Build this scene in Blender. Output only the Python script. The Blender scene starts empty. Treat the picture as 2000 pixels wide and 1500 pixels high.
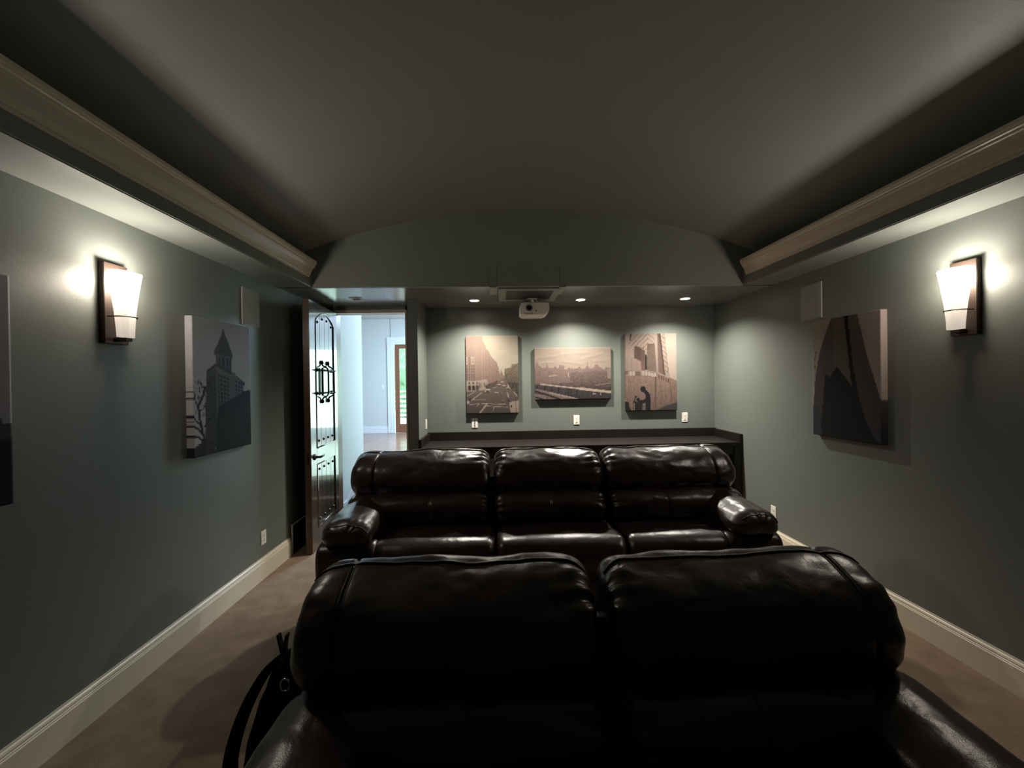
import bpy, bmesh, math, random
import numpy as np
from mathutils import Vector, Matrix, noise
from math import sin, cos, pi, sqrt, radians, atan2

random.seed(7)
SC = bpy.context.scene
COL = SC.collection

# ------------------------------------------------------------------ camera, world, exposure
F_PX = 760.0
yaw = math.atan((1000 - 976) / F_PX)
pitch = math.atan((746 - 750) / F_PX)
roll = radians(0.79)
fwd = Vector((sin(yaw) * cos(pitch), cos(yaw) * cos(pitch), sin(pitch)))
r0 = fwd.cross(Vector((0, 0, 1))).normalized()
u0 = r0.cross(fwd)
up = u0 * cos(roll) + r0 * sin(roll)
rt = r0 * cos(roll) - u0 * sin(roll)
cam = bpy.data.cameras.new('camera')
camo = bpy.data.objects.new('camera', cam)
COL.objects.link(camo)
m = Matrix((rt, up, -fwd)).transposed().to_4x4()
m.translation = Vector((0, 0, 1.6))
camo.matrix_world = m
cam.sensor_fit = 'HORIZONTAL'
cam.sensor_width = 36
cam.lens = F_PX / 2000 * 36
cam.clip_start = 0.02
SC.camera = camo

SC.view_settings.view_transform = 'Standard'
SC.view_settings.look = 'None'
SC.view_settings.gamma = 1
SC.view_settings.exposure = 0.52
SC.view_settings.use_curve_mapping = False

w = bpy.data.worlds.new('sky')
SC.world = w
w.use_nodes = True
bg = w.node_tree.nodes['Background']
bg.inputs[0].default_value = (0.80, 0.93, 1.0, 1)
bg.inputs[1].default_value = 3.0


def lamp(name, kind, loc, energy, color, **kw):
    d = bpy.data.lights.new(name, kind)
    d.energy = energy
    d.color = color
    aim = kw.pop('aim', None)
    for k, v in kw.items():
        setattr(d, k, v)
    o = bpy.data.objects.new(name, d)
    COL.objects.link(o)
    o.location = loc
    if aim is not None:
        o.rotation_euler = (Vector(aim) - Vector(loc)).to_track_quat('-Z', 'Y').to_euler()
    return o


WARM = (1.0, 0.91, 0.80)
SCONCE_W = 16.0
SCONCE_EMIT = 21.0
CAN_W = 180.0
# daylight through the window of the room beyond the hall, then an added fill
lamp('window_daylight', 'AREA', (0.20, 10.02, 1.50), 85, (0.60, 0.98, 0.86), shape='RECTANGLE', size=2.7, size_y=2.0, aim=(0.20, 0, 1.50))
lamp('hall_added_fill', 'AREA', (-0.6, 7.7, 3.15), 330, (0.60, 0.78, 1.0), shape='RECTANGLE', size=1.4, size_y=1.4, aim=(-1.4, 8.0, 0.4))  # added overhead fill to brighten the hall, an assumed source out of view


# ------------------------------------------------------------------ materials
def lin(c):
    return tuple(((v / 255) / 12.92 if v / 255 <= 0.04045 else ((v / 255 + 0.055) / 1.055) ** 2.4) for v in c)


MATS = {}


def mat(name, col, rough=0.5, metal=0.0, bump=0.0, scale=60.0, var=0.0, coat=0.0, spec=0.5, detail=3.0, vscale=None, stretch=None):
    if name in MATS:
        return MATS[name]
    mt = bpy.data.materials.new(name)
    mt.use_nodes = True
    nt = mt.node_tree
    b = nt.nodes['Principled BSDF']
    c = tuple(col) + (1,)
    b.inputs['Base Color'].default_value = c
    b.inputs['Roughness'].default_value = rough
    b.inputs['Metallic'].default_value = metal
    b.inputs['Coat Weight'].default_value = coat
    b.inputs['Specular IOR Level'].default_value = spec
    tc = nt.nodes.new('ShaderNodeTexCoord')
    mp = nt.nodes.new('ShaderNodeMapping')
    nt.links.new(tc.outputs['Object'], mp.inputs['Vector'])
    if stretch:
        mp.inputs['Scale'].default_value = stretch
    if var > 0:
        n = nt.nodes.new('ShaderNodeTexNoise')
        n.inputs['Scale'].default_value = vscale or scale * 0.2
        n.inputs['Detail'].default_value = 4
        nt.links.new(mp.outputs['Vector'], n.inputs['Vector'])
        mx = nt.nodes.new('ShaderNodeMix')
        mx.data_type = 'RGBA'
        mx.inputs['A'].default_value = tuple(v * (1 - var) for v in col) + (1,)
        mx.inputs['B'].default_value = tuple(min(1, v * (1 + var)) for v in col) + (1,)
        nt.links.new(n.outputs['Fac'], mx.inputs['Factor'])
        nt.links.new(mx.outputs['Result'], b.inputs['Base Color'])
    if bump > 0:
        n2 = nt.nodes.new('ShaderNodeTexNoise')
        n2.inputs['Scale'].default_value = scale
        n2.inputs['Detail'].default_value = detail
        nt.links.new(mp.outputs['Vector'], n2.inputs['Vector'])
        bp = nt.nodes.new('ShaderNodeBump')
        bp.inputs['Strength'].default_value = bump
        bp.inputs['Distance'].default_value = 0.01
        nt.links.new(n2.outputs['Fac'], bp.inputs['Height'])
        nt.links.new(bp.outputs['Normal'], b.inputs['Normal'])
    MATS[name] = mt
    return mt


def emit(name, col, strength):
    if name in MATS:
        return MATS[name]
    mt = bpy.data.materials.new(name)
    mt.use_nodes = True
    b = mt.node_tree.nodes['Principled BSDF']
    b.inputs['Base Color'].default_value = tuple(col) + (1,)
    b.inputs['Emission Color'].default_value = tuple(col) + (1,)
    b.inputs['Emission Strength'].default_value = strength
    MATS[name] = mt
    return mt


M_WALL = mat('sage_wall_paint', (0.132, 0.145, 0.130), 0.42, bump=0.08, scale=260, var=0.04, vscale=3, spec=0.5)
M_SOFFIT = mat('semi_gloss_soffit_paint', (0.175, 0.190, 0.170), 0.19, var=0.03, vscale=3, spec=1.0)
M_CEIL = mat('sage_ceiling_paint', (0.240, 0.260, 0.230), 0.5, bump=0.06, scale=200, var=0.03, vscale=3)
M_TRIM = mat('cream_trim_paint', (0.60, 0.53, 0.42), 0.35, var=0.03, vscale=5, bump=0.02, scale=40)
M_CARPET = mat('tan_carpet', (0.315, 0.225, 0.158), 0.95, bump=0.9, scale=420, var=0.42, vscale=8, spec=0.1)
M_BARWOOD = mat('black_brown_wood', (0.010, 0.007, 0.006), 0.42, bump=0.05, scale=30, var=0.4, vscale=12, stretch=(0.2, 1, 1), spec=.3)
M_DOOR = mat('dark_brown_door_wood', (0.034, 0.020, 0.013), 0.30, bump=0.05, scale=60, var=0.4, vscale=30, stretch=(1, 1, 0.08), coat=1.0)
M_DOOREDGE = mat('door_edge_wood', (0.085, 0.042, 0.022), 0.35, bump=0.05, scale=60, var=0.4, vscale=30, stretch=(1, 1, 0.08))
M_IRON = mat('black_iron', (0.012, 0.011, 0.010), 0.45, metal=0.6, bump=0.1, scale=80)
M_BRONZE = mat('dark_bronze', (0.034, 0.022, 0.016), 0.42, metal=0.5, var=0.2, vscale=20)
M_WHITE = mat('white_plastic', (0.72, 0.68, 0.62), 0.35)
M_SLOT = mat('dark_slot', (0.03, 0.03, 0.03), 0.6)
M_PROJ = mat('projector_plastic', (0.92, 0.88, 0.82), 0.3)
M_LENS = mat('lens_glass', (0.01, 0.01, 0.012), 0.05, coat=1)
M_GREY = mat('grey_plastic', (0.22, 0.21, 0.2), 0.4)
M_SPK = mat('speaker_grille', (0.33, 0.32, 0.28), 0.5, bump=0.5, scale=900)
M_BAG = mat('black_bag_fabric', (0.004, 0.004, 0.005), 0.8, bump=0.4, scale=500, spec=0.2)
M_STEEL = mat('steel', (0.7, 0.68, 0.62), 0.2, metal=1)
M_HALL = mat('hall_wall_paint', (0.58, 0.62, 0.62), 0.6)
M_HTRIM = mat('hall_trim_paint', (0.72, 0.76, 0.80), 0.35)
M_HFLOOR = mat('hall_floor_wood', (0.26, 0.16, 0.12), 0.25, var=0.35, vscale=6, stretch=(1, 0.15, 1), coat=0.3)
M_HDOOR = mat('stained_door_wood', (0.20, 0.085, 0.045), 0.4, var=0.3, vscale=30, stretch=(1, 1, 0.1))
M_LEAF = mat('hedge_green', (0.22, 0.45, 0.24), 0.7, var=0.6, vscale=18, bump=0.6, scale=40)
M_PORCH = mat('white_porch_paint', (0.8, 0.8, 0.8), 0.5)
M_CONC = mat('pale_paving', (0.6, 0.6, 0.57), 0.8)
M_CANLIT = emit('lit_lens', (1.0, 0.86, 0.66), 30.0)
M_CANOFF = mat('unlit_lens', (0.25, 0.27, 0.3), 0.3)

# leather: soft gloss with grain and broad creases
def leather(name, col, rough):
    mt = bpy.data.materials.new(name)
    mt.use_nodes = True
    nt = mt.node_tree
    b = nt.nodes['Principled BSDF']
    tc = nt.nodes.new('ShaderNodeTexCoord')
    big = nt.nodes.new('ShaderNodeTexNoise')
    big.inputs['Scale'].default_value = 5
    big.inputs['Detail'].default_value = 5
    mx = nt.nodes.new('ShaderNodeMix'); mx.data_type = 'RGBA'
    mx.inputs['A'].default_value = tuple(v * 0.7 for v in col) + (1,)
    mx.inputs['B'].default_value = tuple(v * 1.3 for v in col) + (1,)
    nt.links.new(tc.outputs['Object'], big.inputs['Vector'])
    nt.links.new(big.outputs['Fac'], mx.inputs['Factor'])
    nt.links.new(mx.outputs['Result'], b.inputs['Base Color'])
    mr = nt.nodes.new('ShaderNodeMapRange')
    mr.inputs['To Min'].default_value = rough - 0.06
    mr.inputs['To Max'].default_value = rough + 0.08
    nt.links.new(big.outputs['Fac'], mr.inputs['Value'])
    nt.links.new(mr.outputs['Result'], b.inputs['Roughness'])
    gr = nt.nodes.new('ShaderNodeTexVoronoi')
    gr.inputs['Scale'].default_value = 330
    nt.links.new(tc.outputs['Object'], gr.inputs['Vector'])
    cr = nt.nodes.new('ShaderNodeTexNoise')
    cr.inputs['Scale'].default_value = 8
    cr.inputs['Detail'].default_value = 3
    cr.inputs['Distortion'].default_value = 0.35
    nt.links.new(tc.outputs['Object'], cr.inputs['Vector'])
    b1 = nt.nodes.new('ShaderNodeBump')
    b1.inputs['Strength'].default_value = 0.12
    b1.inputs['Distance'].default_value = 0.002
    nt.links.new(gr.outputs['Distance'], b1.inputs['Height'])
    b2 = nt.nodes.new('ShaderNodeBump')
    b2.inputs['Strength'].default_value = 0.35
    b2.inputs['Distance'].default_value = 0.02
    nt.links.new(cr.outputs['Fac'], b2.inputs['Height'])
    nt.links.new(b1.outputs['Normal'], b2.inputs['Normal'])
    nt.links.new(b2.outputs['Normal'], b.inputs['Normal'])
    b.inputs['Specular IOR Level'].default_value = 0.75
    return mt


M_LEA = leather('brown_black_leather', (0.030, 0.018, 0.016), 0.30)
M_PIPE = mat('leather_piping', (0.020, 0.014, 0.012), 0.34)


# glass with faint tint for far door
def glassmat():
    mt = bpy.data.materials.new('clear_glass')
    mt.use_nodes = True
    nt = mt.node_tree
    nt.nodes.clear()
    out = nt.nodes.new('ShaderNodeOutputMaterial')
    tr = nt.nodes.new('ShaderNodeBsdfTransparent')
    gl = nt.nodes.new('ShaderNodeBsdfGlossy')
    gl.inputs['Roughness'].default_value = 0.02
    ms = nt.nodes.new('ShaderNodeMixShader')
    ms.inputs[0].default_value = 0.08
    nt.links.new(tr.outputs[0], ms.inputs[1])
    nt.links.new(gl.outputs[0], ms.inputs[2])
    nt.links.new(ms.outputs[0], out.inputs[0])
    return mt


M_GLASS = glassmat()


# frosted shade, lit from inside: brightest round the bulb, dimmer towards the foot
def shademat():
    mt = bpy.data.materials.new('lit_frosted_glass')
    mt.use_nodes = True
    nt = mt.node_tree
    b = nt.nodes['Principled BSDF']
    b.inputs['Base Color'].default_value = (0.35, 0.33, 0.30, 1)
    b.inputs['Roughness'].default_value = 0.35
    tc = nt.nodes.new('ShaderNodeTexCoord')
    sp = nt.nodes.new('ShaderNodeSeparateXYZ')
    nt.links.new(tc.outputs['Object'], sp.inputs[0])
    mr = nt.nodes.new('ShaderNodeValToRGB')
    mr.color_ramp.elements[0].position = 0.0
    mr.color_ramp.elements[0].color = (0.014, 0.014, 0.014, 1)
    mr.color_ramp.elements[1].position = 1.0
    mr.color_ramp.elements[1].color = (1, 1, 1, 1)
    e = mr.color_ramp.elements.new(0.48); e.color = (0.023, 0.023, 0.023, 1)
    e = mr.color_ramp.elements.new(0.66); e.color = (0.35, 0.35, 0.35, 1)
    m1 = nt.nodes.new('ShaderNodeMapRange')
    m1.inputs['From Min'].default_value = 0.03
    m1.inputs['From Max'].default_value = 0.36
    nt.links.new(sp.outputs['Z'], m1.inputs['Value'])
    nt.links.new(m1.outputs['Result'], mr.inputs['Fac'])
    mu = nt.nodes.new('ShaderNodeMath'); mu.operation = 'MULTIPLY'
    mu.inputs[1].default_value = SCONCE_EMIT
    nt.links.new(mr.outputs['Color'], mu.inputs[0])
    nt.links.new(mu.outputs[0], b.inputs['Emission Strength'])
    b.inputs['Emission Color'].default_value = (1.0, 0.91, 0.80, 1)
    tr = nt.nodes.new('ShaderNodeBsdfTransparent')
    tr.inputs[0].default_value = (1, .96, .9, 1)
    ms = nt.nodes.new('ShaderNodeMixShader')
    ms.inputs[0].default_value = .42
    out = nt.nodes['Material Output']
    nt.links.new(b.outputs[0], ms.inputs[1])
    nt.links.new(tr.outputs[0], ms.inputs[2])
    nt.links.new(ms.outputs[0], out.inputs[0])
    return mt


M_SHADE = shademat()


# ------------------------------------------------------------------ mesh helpers
class MB:
    def __init__(s):
        s.v, s.f = [], []

    def add(s, vs, fs):
        o = len(s.v)
        s.v += [tuple(p) for p in vs]
        s.f += [tuple(i + o for i in f) for f in fs]
        return s

    def box(s, x0, x1, y0, y1, z0, z1):
        vs = [(x, y, z) for x in (x0, x1) for y in (y0, y1) for z in (z0, z1)]
        return s.add(vs, [(0, 1, 3, 2), (4, 6, 7, 5), (0, 4, 5, 1), (2, 3, 7, 6), (0, 2, 6, 4), (1, 5, 7, 3)])

    def prism(s, pts, axis, a, b):
        """closed 2-D polygon extruded along axis from a to b"""
        n = len(pts)

        def mk(p, q):
            return {0: (q, p[0], p[1]), 1: (p[0], q, p[1]), 2: (p[0], p[1], q)}[axis]
        vs = [mk(p, a) for p in pts] + [mk(p, b) for p in pts]
        fs = [(i, (i + 1) % n, (i + 1) % n + n, i + n) for i in range(n)]
        fs += [tuple(range(n))[::-1], tuple(range(n, 2 * n))]
        return s.add(vs, fs)

    def cyl(s, c, d, r, h, n=24, r2=None, caps=True):
        c, d = Vector(c), Vector(d).normalized()
        a = d.orthogonal().normalized()
        b = d.cross(a)
        r2 = r if r2 is None else r2
        vs = [c + (a * cos(2 * pi * i / n) + b * sin(2 * pi * i / n)) * r for i in range(n)]
        vs += [c + d * h + (a * cos(2 * pi * i / n) + b * sin(2 * pi * i / n)) * r2 for i in range(n)]
        fs = [(i, (i + 1) % n, (i + 1) % n + n, i + n) for i in range(n)]
        if caps:
            fs += [tuple(range(n))[::-1], tuple(range(n, 2 * n))]
        return s.add(vs, fs)

    def lathe(s, c, d, prof, n=24):
        """prof = [(distance along d, radius)]"""
        c, d = Vector(c), Vector(d).normalized()
        a = d.orthogonal().normalized()
        b = d.cross(a)
        vs = []
        for h, r in prof:
            vs += [c + d * h + (a * cos(2 * pi * i / n) + b * sin(2 * pi * i / n)) * max(r, 1e-5) for i in range(n)]
        fs = []
        for k in range(len(prof) - 1):
            fs += [(k * n + i, k * n + (i + 1) % n, (k + 1) * n + (i + 1) % n, (k + 1) * n + i) for i in range(n)]
        return s.add(vs, fs)

    def tube(s, pts, r, n=8, flat=1.0):
        pts = [Vector(p) for p in pts]
        rs = r if isinstance(r, (list, tuple)) else [r] * len(pts)
        vs, prev = [], None
        for i, p in enumerate(pts):
            t = (pts[min(i + 1, len(pts) - 1)] - pts[max(i - 1, 0)]).normalized()
            a = t.orthogonal().normalized() if prev is None else (prev - t * prev.dot(t)).normalized()
            prev = a
            b = t.cross(a)
            vs += [p + (a * cos(2 * pi * k / n) + b * sin(2 * pi * k / n) * flat) * rs[i] for k in range(n)]
        fs = []
        for i in range(len(pts) - 1):
            fs += [(i * n + k, i * n + (k + 1) % n, (i + 1) * n + (k + 1) % n, (i + 1) * n + k) for k in range(n)]
        fs += [tuple(range(n))[::-1], tuple(range((len(pts) - 1) * n, len(pts) * n))]
        return s.add(vs, fs)

    def build(s, name, material, parent=None, bevel=0.0, smooth=False, kind=None, label=None, segs=2):
        me = bpy.data.meshes.new(name)
        me.from_pydata(s.v, [], s.f)
        bm = bmesh.new()
        bm.from_mesh(me)
        bmesh.ops.recalc_face_normals(bm, faces=bm.faces)
        if bevel > 0:
            bmesh.ops.bevel(bm, geom=list(bm.edges), offset=bevel, segments=segs, affect='EDGES', clamp_overlap=True)
        bm.to_mesh(me)
        bm.free()
        me.materials.append(material)
        if smooth:
            me.shade_smooth()
        o = bpy.data.objects.new(name, me)
        COL.objects.link(o)
        if parent is not None:
            o.parent = parent
        if kind:
            o['kind'] = kind
        if label:
            o['label'] = label
        return o


def thing(name, label, cat, loc=(0, 0, 0), rz=0.0, group=None):
    o = bpy.data.objects.new(name, None)
    o.empty_display_size = 0.05
    COL.objects.link(o)
    o.location = loc
    o.rotation_euler = (0, 0, rz)
    o['label'] = label
    o['category'] = cat
    if group:
        o['group'] = group
    return o


def tag(o, label, cat, group=None):
    o['label'] = label
    o['category'] = cat
    if group:
        o['group'] = group
    return o


def box(name, b, material, parent=None, bevel=0.0, kind=None, label=None):
    return MB().box(*b).build(name, material, parent, bevel, kind=kind, label=label)


S = 'structure'
XL, XR, H, YB, YN = -1.987, 2.579, 2.477, 3.575, 4.60
YF = -2.4                     # wall behind the camera
XS, XS2 = -1.683, 2.286       # inner edges of the side soffits
PX0, PX1 = -0.955, -0.852     # wing wall between door recess and bar niche
YD = 4.47                     # wall with the doorway
CX, CZ, CR = 0.312, -2.568, 5.750


def arcz(x):
    return CZ + sqrt(CR * CR - (x - CX) ** 2)


# ------------------------------------------------------------------ room shell
box('floor', (XL - .1, XR + .1, YF - .1, YN + .65, -0.1, 0), M_CARPET, kind=S)
box('wall_left', (XL - .12, XL, YF - .1, YD + .13, 0, 2.95), M_WALL, kind=S)
box('wall_right', (XR, XR + .12, YF - .1, YN + .12, 0, 2.95), M_WALL, kind=S)
box('wall_front', (XL - .1, XR + .1, YF - .12, YF, 0, 3.3), M_WALL, kind=S)
box('wall_back', (PX1 - .1, XR + .1, YN, YN + .12, 0, 2.6), M_WALL, kind=S)
# wing wall and doorway wall
box('wall_wing', (PX0, PX1, 4.10, YN + .02, 0, H), M_WALL, kind=S, )
DX0, DX1, DZ = -1.868, -1.062, 2.415
MB().box(XL, DX0, YD, YD + .13, 0, H).box(DX1, PX0 + .01, YD, YD + .13, 0, H).box(XL, PX0, YD, YD + .13, DZ + .02, 3.3).build('wall_doorway', M_WALL, kind=S)

# barrel vaulted ceiling with soffits, bulkhead and niche ceiling
N = 64
xs = [XL - .02 + (XR - XL + .04) * i / N for i in range(N + 1)]
poly = [(x, arcz(x)) for x in xs] + [(XR + .1, arcz(XR) + .5), (XL - .1, arcz(XL) + .5)]
mb = MB()
n = len(xs)
vs = [(x, y, arcz(x) + t) for t in (0, .08) for y in (YF - .05, YB + .02) for x in xs]
fs = []
for i in range(n - 1):
    fs.append((i, i + 1, n + i + 1, n + i))
    fs.append((2 * n + i, 3 * n + i, 3 * n + i + 1, 2 * n + i + 1))
mb.add(vs, fs)
ceil = mb.build('ceiling', M_CEIL, kind=S, smooth=True)
for a, b in ((XL, XS), (XS2, XR)):
    MB().box(a - (0.02 if a < 0 else 0), b + (0.02 if b > 0 else 0), YF, YB + .03, H, 2.655).build('soffit', M_SOFFIT, ceil, bevel=0.006)
bh = [(XS - .32, H), (XS2 + .32, H)] + [(x, arcz(x) + .02) for x in reversed(xs)]
MB().prism(bh, 1, YB, YB + .03).build('bulkhead', M_CEIL, ceil)
MB().box(XL - .02, XR + .02, YB + .002, YN + .1, H + .001, H + .05).build('niche_ceiling', M_SOFFIT, ceil)
# access hatch for the projector: frame strips on the bulkhead and on the niche ceiling
for a, b in ((-.082, -.012), (.565, .625)):
    MB().box(a, b, YB - .008, YB + .3, H - .010, H + .001).build('hatch_frame', M_CEIL, ceil, bevel=.002)
    MB().box(a, b, YB - .008, YB + .001, H - .008, 2.66).build('hatch_frame', M_CEIL, ceil, bevel=.002)
MB().box(-.012, .565, YB - .005, YB + .001, H, 2.652).build('hatch_panel', M_CEIL, ceil, bevel=.002)
mb = MB().box(0.0, .60, 3.63, 3.70, H - .012, H).box(0.0, .60, 4.10, 4.17, H - .012, H).box(0.0, .075, 3.70, 4.10, H - .012, H).box(.525, .60, 3.70, 4.10, H - .012, H)
mb.build('hatch_frame', M_CEIL, ceil, bevel=.003)
box('hatch_shade_plate', (.075, .525, 3.70, 4.10, H - .003, H), mat('hatch_shade', (.05, .05, .045), .6), ceil)  # flat dark plate, its colour stands in for shade inside the opening

# crown moulding running along both soffits
cp = [(0, 2.555), (.010, 2.555), (.012, 2.566), (.022, 2.570), (.024, 2.578), (.034, 2.596), (.050, 2.616), (.070, 2.630), (.080, 2.634),
      (.082, 2.643), (.092, 2.647), (.096, 2.655), (.100, 2.660), (.100, 2.678), (0, 2.678)]
for k, (x, sgn) in enumerate(((XS, 1), (XS2, -1))):
    mb = MB()
    n = len(cp)
    vs = [(x + sgn * (p[0] - .004), YF + .02, p[1]) for p in cp] + [(x + sgn * (p[0] - .004), 3.525 - p[0] * 0.6, p[1]) for p in cp]
    mb.add(vs, [(i, (i + 1) % n, (i + 1) % n + n, i + n) for i in range(n)] + [tuple(range(n)), tuple(range(n, 2 * n))])
    mb.build('trim_%d' % (k + 1), M_TRIM, kind=S)

# baseboards with a moulded top
bp = [(0, 0), (.020, 0), (.020, .135), (.017, .139), (.017, .144), (.014, .148), (.015, .155), (.011, .163), (.006, .168), (.005, .176), (0, .176)]


def baseboard(name, axis, base, sgn, a, b, material=None, prof=bp, parent=None):
    pts = [(base + sgn * p[0], p[1]) for p in prof]
    return MB().prism(pts, axis, a, b).build(name, material or M_TRIM, parent, kind=S)


baseboard('baseboard_left', 1, XL, 1, YF, 3.70)
baseboard('baseboard_right', 1, XR, -1, YF, YN)
baseboard('baseboard_back', 0, YN, -1, PX1, XR)
baseboard('baseboard_front', 0, YF, 1, XL, XR)

# doorway jambs and head
mb = MB().box(DX0 - .001, DX0 + .018, YD - .012, YD + .14, 0, DZ)
mb.build('trim_3', M_DOOREDGE, kind=S)
mb = MB().box(DX1 - .004, DX1 + .016, YD - .012, YD + .14, 0, DZ + .02).box(DX0, DX1, YD - .012, YD + .14, DZ - .01, DZ + .025)
mb.build('trim_4', M_TRIM, kind=S, bevel=.002)

# low dark return air panel on the wall behind the open door
vent = thing('wall_vent', 'low dark wall vent with thin pale frame behind the open door', 'vent', (XL, 3.88, .145))
box('backing', (0, .012, -.155, .155, -.145, .135), mat('vent_dark', (.02, .02, .022), .5), vent)
MB().box(.010, .022, -.165, .165, .132, .142).box(.010, .022, -.168, -.158, -.145, .142).box(.010, .022, .155, .165, -.145, .142).build('frame', mat('vent_frame', (.5, .5, .46), .4), vent)
for k in range(12):
    z = -.13 + k * .022
    MB().prism([(.011, z), (.018, z - .006), (.019, z - .004), (.012, z + .002)], 1, -.15, .15).build('slat', MATS['vent_dark'], vent)

# ------------------------------------------------------------------ open door
dd = Vector((-1.84, 4.47, 0)) - Vector((-1.778, 3.71, 0))
dd.normalize()
hinge = Vector((-1.778, 3.71, 0)) + dd * .763
DW = .763
door = bpy.data.objects.new('door_1', None)
COL.objects.link(door)
door.location = hinge
door.rotation_euler = (0, 0, atan2(-dd.y, -dd.x))
door['kind'] = S
door['label'] = 'tall dark wooden door standing open, arched plank panels with iron studs'
# local: x = distance from hinge, y = outwards from visible face
U = lambda u: DW - u
Z0, Z1 = .012, 2.405
box('core', (0, DW, -.045, -.012, Z0, Z1), M_DOOR, door)
box('edge_strip', (DW - .0005, DW + .004, -.050, -.001, Z0, Z1), M_DOOREDGE, door, label='lighter brown door edge')
pu0, pu1 = .145, .655
box('stile', (U(pu0), DW, -.012, 0, Z0, Z1), M_DOOR, door, .002)
box('stile', (0, U(pu1), -.012, 0, Z0, Z1), M_DOOR, door, .002)
box('rail', (U(pu1), U(pu0), -.012, 0, Z0, .213), M_DOOR, door, .002)
box('rail', (U(pu1), U(pu0), -.012, 0, .820, .978), M_DOOR, door, .002)
zc = 2.235


def arch(u):
    t = (u - (pu0 + pu1) / 2) / ((pu1 - pu0) / 2)
    return zc + .092 * (1 - t * t)


us = [pu0 + (pu1 - pu0) * i / 24 for i in range(25)]
MB().prism([(U(u), arch(u)) for u in us] + [(U(pu1), Z1), (U(pu0), Z1)], 1, -.012, 0).build('rail', M_DOOR, door)
MB().box(0, DW, -.060, -.045, Z0, Z1).build('back_skin', M_DOOR, door)
# thin moulding round both panels
mb = MB()
mb.tube([(U(u), .001, arch(u)) for u in us], .006, 6)
mb.tube([(U(pu0), .001, .98), (U(pu0), .001, zc)], .006, 6)
mb.tube([(U(pu1), .001, .98), (U(pu1), .001, zc)], .006, 6)
mb.tube([(U(pu0), .001, .98), (U(pu1), .001, .98)], .006, 6)
mb.build('panel_moulding', M_DOOR, door, smooth=True)
mb = MB()
for a, b in (((pu0, .213), (pu1, .213)), ((pu0, .82), (pu1, .82)), ((pu0, .213), (pu0, .82)), ((pu1, .213), (pu1, .82))):
    mb.tube([(U(a[0]), .001, a[1]), (U(b[0]), .001, b[1])], .006, 6)
mb.build('panel_moulding', M_DOOR, door, smooth=True)
pw = (pu1 - pu0) / 4
for k in range(4):
    a, b = pu0 + k * pw + .0025, pu0 + (k + 1) * pw - .0025
    ub = [a + (b - a) * i / 6 for i in range(7)]
    MB().prism([(U(u), arch(u) + .004) for u in ub] + [(U(b), .975), (U(a), .975)], 1, -.0125, -.005).build('plank', M_DOOR, door, bevel=.001)
    box('plank', (U(b), U(a), -.0125, -.005, .208, .824), M_DOOR, door, .0015)
    uc = (a + b) / 2
    for z in (arch(uc) - .055, 1.045, .765, .275):
        mb = MB().lathe((U(uc), -.006, z), (0, 1, 0), [(0, .017), (.004, .017), (.012, .006), (.014, 0)], 4)
        mb.build('stud', M_IRON, door)
# wrought iron pulls
for uu, st in ((.30, .062), (.47, .062)):
    x = U(uu)
    mb = MB()
    mb.tube([(x, .004, 1.80), (x, .012, 1.79), (x, st - .01, 1.765), (x, st, 1.745), (x, st, 1.51), (x, st - .01, 1.488), (x, .012, 1.465), (x, .004, 1.45)], .0085, 8)
    for z in (1.822, 1.432):
        mb.lathe((x, .004, z - .024), (0, 0, 1), [(0, .004), (.008, .012), (.024, .016), (.038, .011), (.048, .004)], 10)
    mb.build('pull_bar', M_IRON, door, smooth=True)
mb = MB()
for z in (1.745, 1.515):
    for uu in (.155, .585):
        mb.lathe((U(uu), -.006, z), (0, 1, 0), [(0, .020), (.010, .020), (.020, .012), (.024, .006), (.05, .006)], 12)
    mb.tube([(U(.155), .03, z), (U(.30), .052, z), (U(.585), .03, z)], .008, 8)
mb.tube([(U(.285), .012, 1.77), (U(.285), .012, 1.49)], .010, 8)  # this bar stands in for a pull's reflection in the glossy door
mb.build('grille_and_reflection', M_IRON, door, smooth=True)
mb = MB().lathe((U(.075), 0, .905), (0, 1, 0), [(0, .030), (.006, .030), (.012, .018), (.022, .012), (.055, .011)], 16)
mb.tube([(U(.075), .055, .905), (U(.12), .056, .905), (U(.19), .050, .903)], [.011, .010, .008], 10)
mb.build('door_handle', M_IRON, door, smooth=True)
mb = MB().lathe((U(.075), -.060, .905), (0, -1, 0), [(0, .030), (.006, .030), (.012, .018), (.045, .011)], 16)
mb.tube([(U(.075), -.100, .905), (U(.19), -.100, .903)], .010, 10)
mb.build('door_handle', M_IRON, door, smooth=True)
box('latch_plate', (DW + .0035, DW + .0055, -.038, -.018, .85, .96), M_BRONZE, door)

# ------------------------------------------------------------------ hall, stair and far room beyond the doorway
FZ = .36
YW = 9.85
box('wall_hall', (-2.02, -1.90, YD + .13, 5.45, 0, 3.3), M_HALL, kind=S)
box('wall_stair', (PX0 - .02, PX0 + .06, YN, 5.2, 0, 3.3), M_HALL, kind=S)
MB().box(-5.2, -2.60 - .12, YW, YW + .12, FZ, 3.3).box(-1.68 + .12, -1.15, YW, YW + .12, FZ, 3.3).box(1.55, 3.1, YW, YW + .12, FZ, 3.3) \
    .box(-2.73, -1.55, YW, YW + .12, FZ + 2.25, 3.3).box(-1.15, 1.55, YW, YW + .12, FZ, .50).box(-1.15, 1.55, YW, YW + .12, 2.50, 3.3).build('wall_far', M_HALL, kind=S)
box('wall_far_left', (-5.2, -5.08, 5.3, YW, FZ, 3.3), M_HALL, kind=S)
box('wall_far_right', (3.0, 3.12, 5.0, YW, 0, 3.3), M_HALL, kind=S)
MB().box(-5.2, -2.02, 5.3, 5.42, 0, 3.3).box(PX0 + .06, 3.1, 5.08, 5.2, 0, 3.3).build('wall_hall_front', M_HALL, kind=S)
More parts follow.
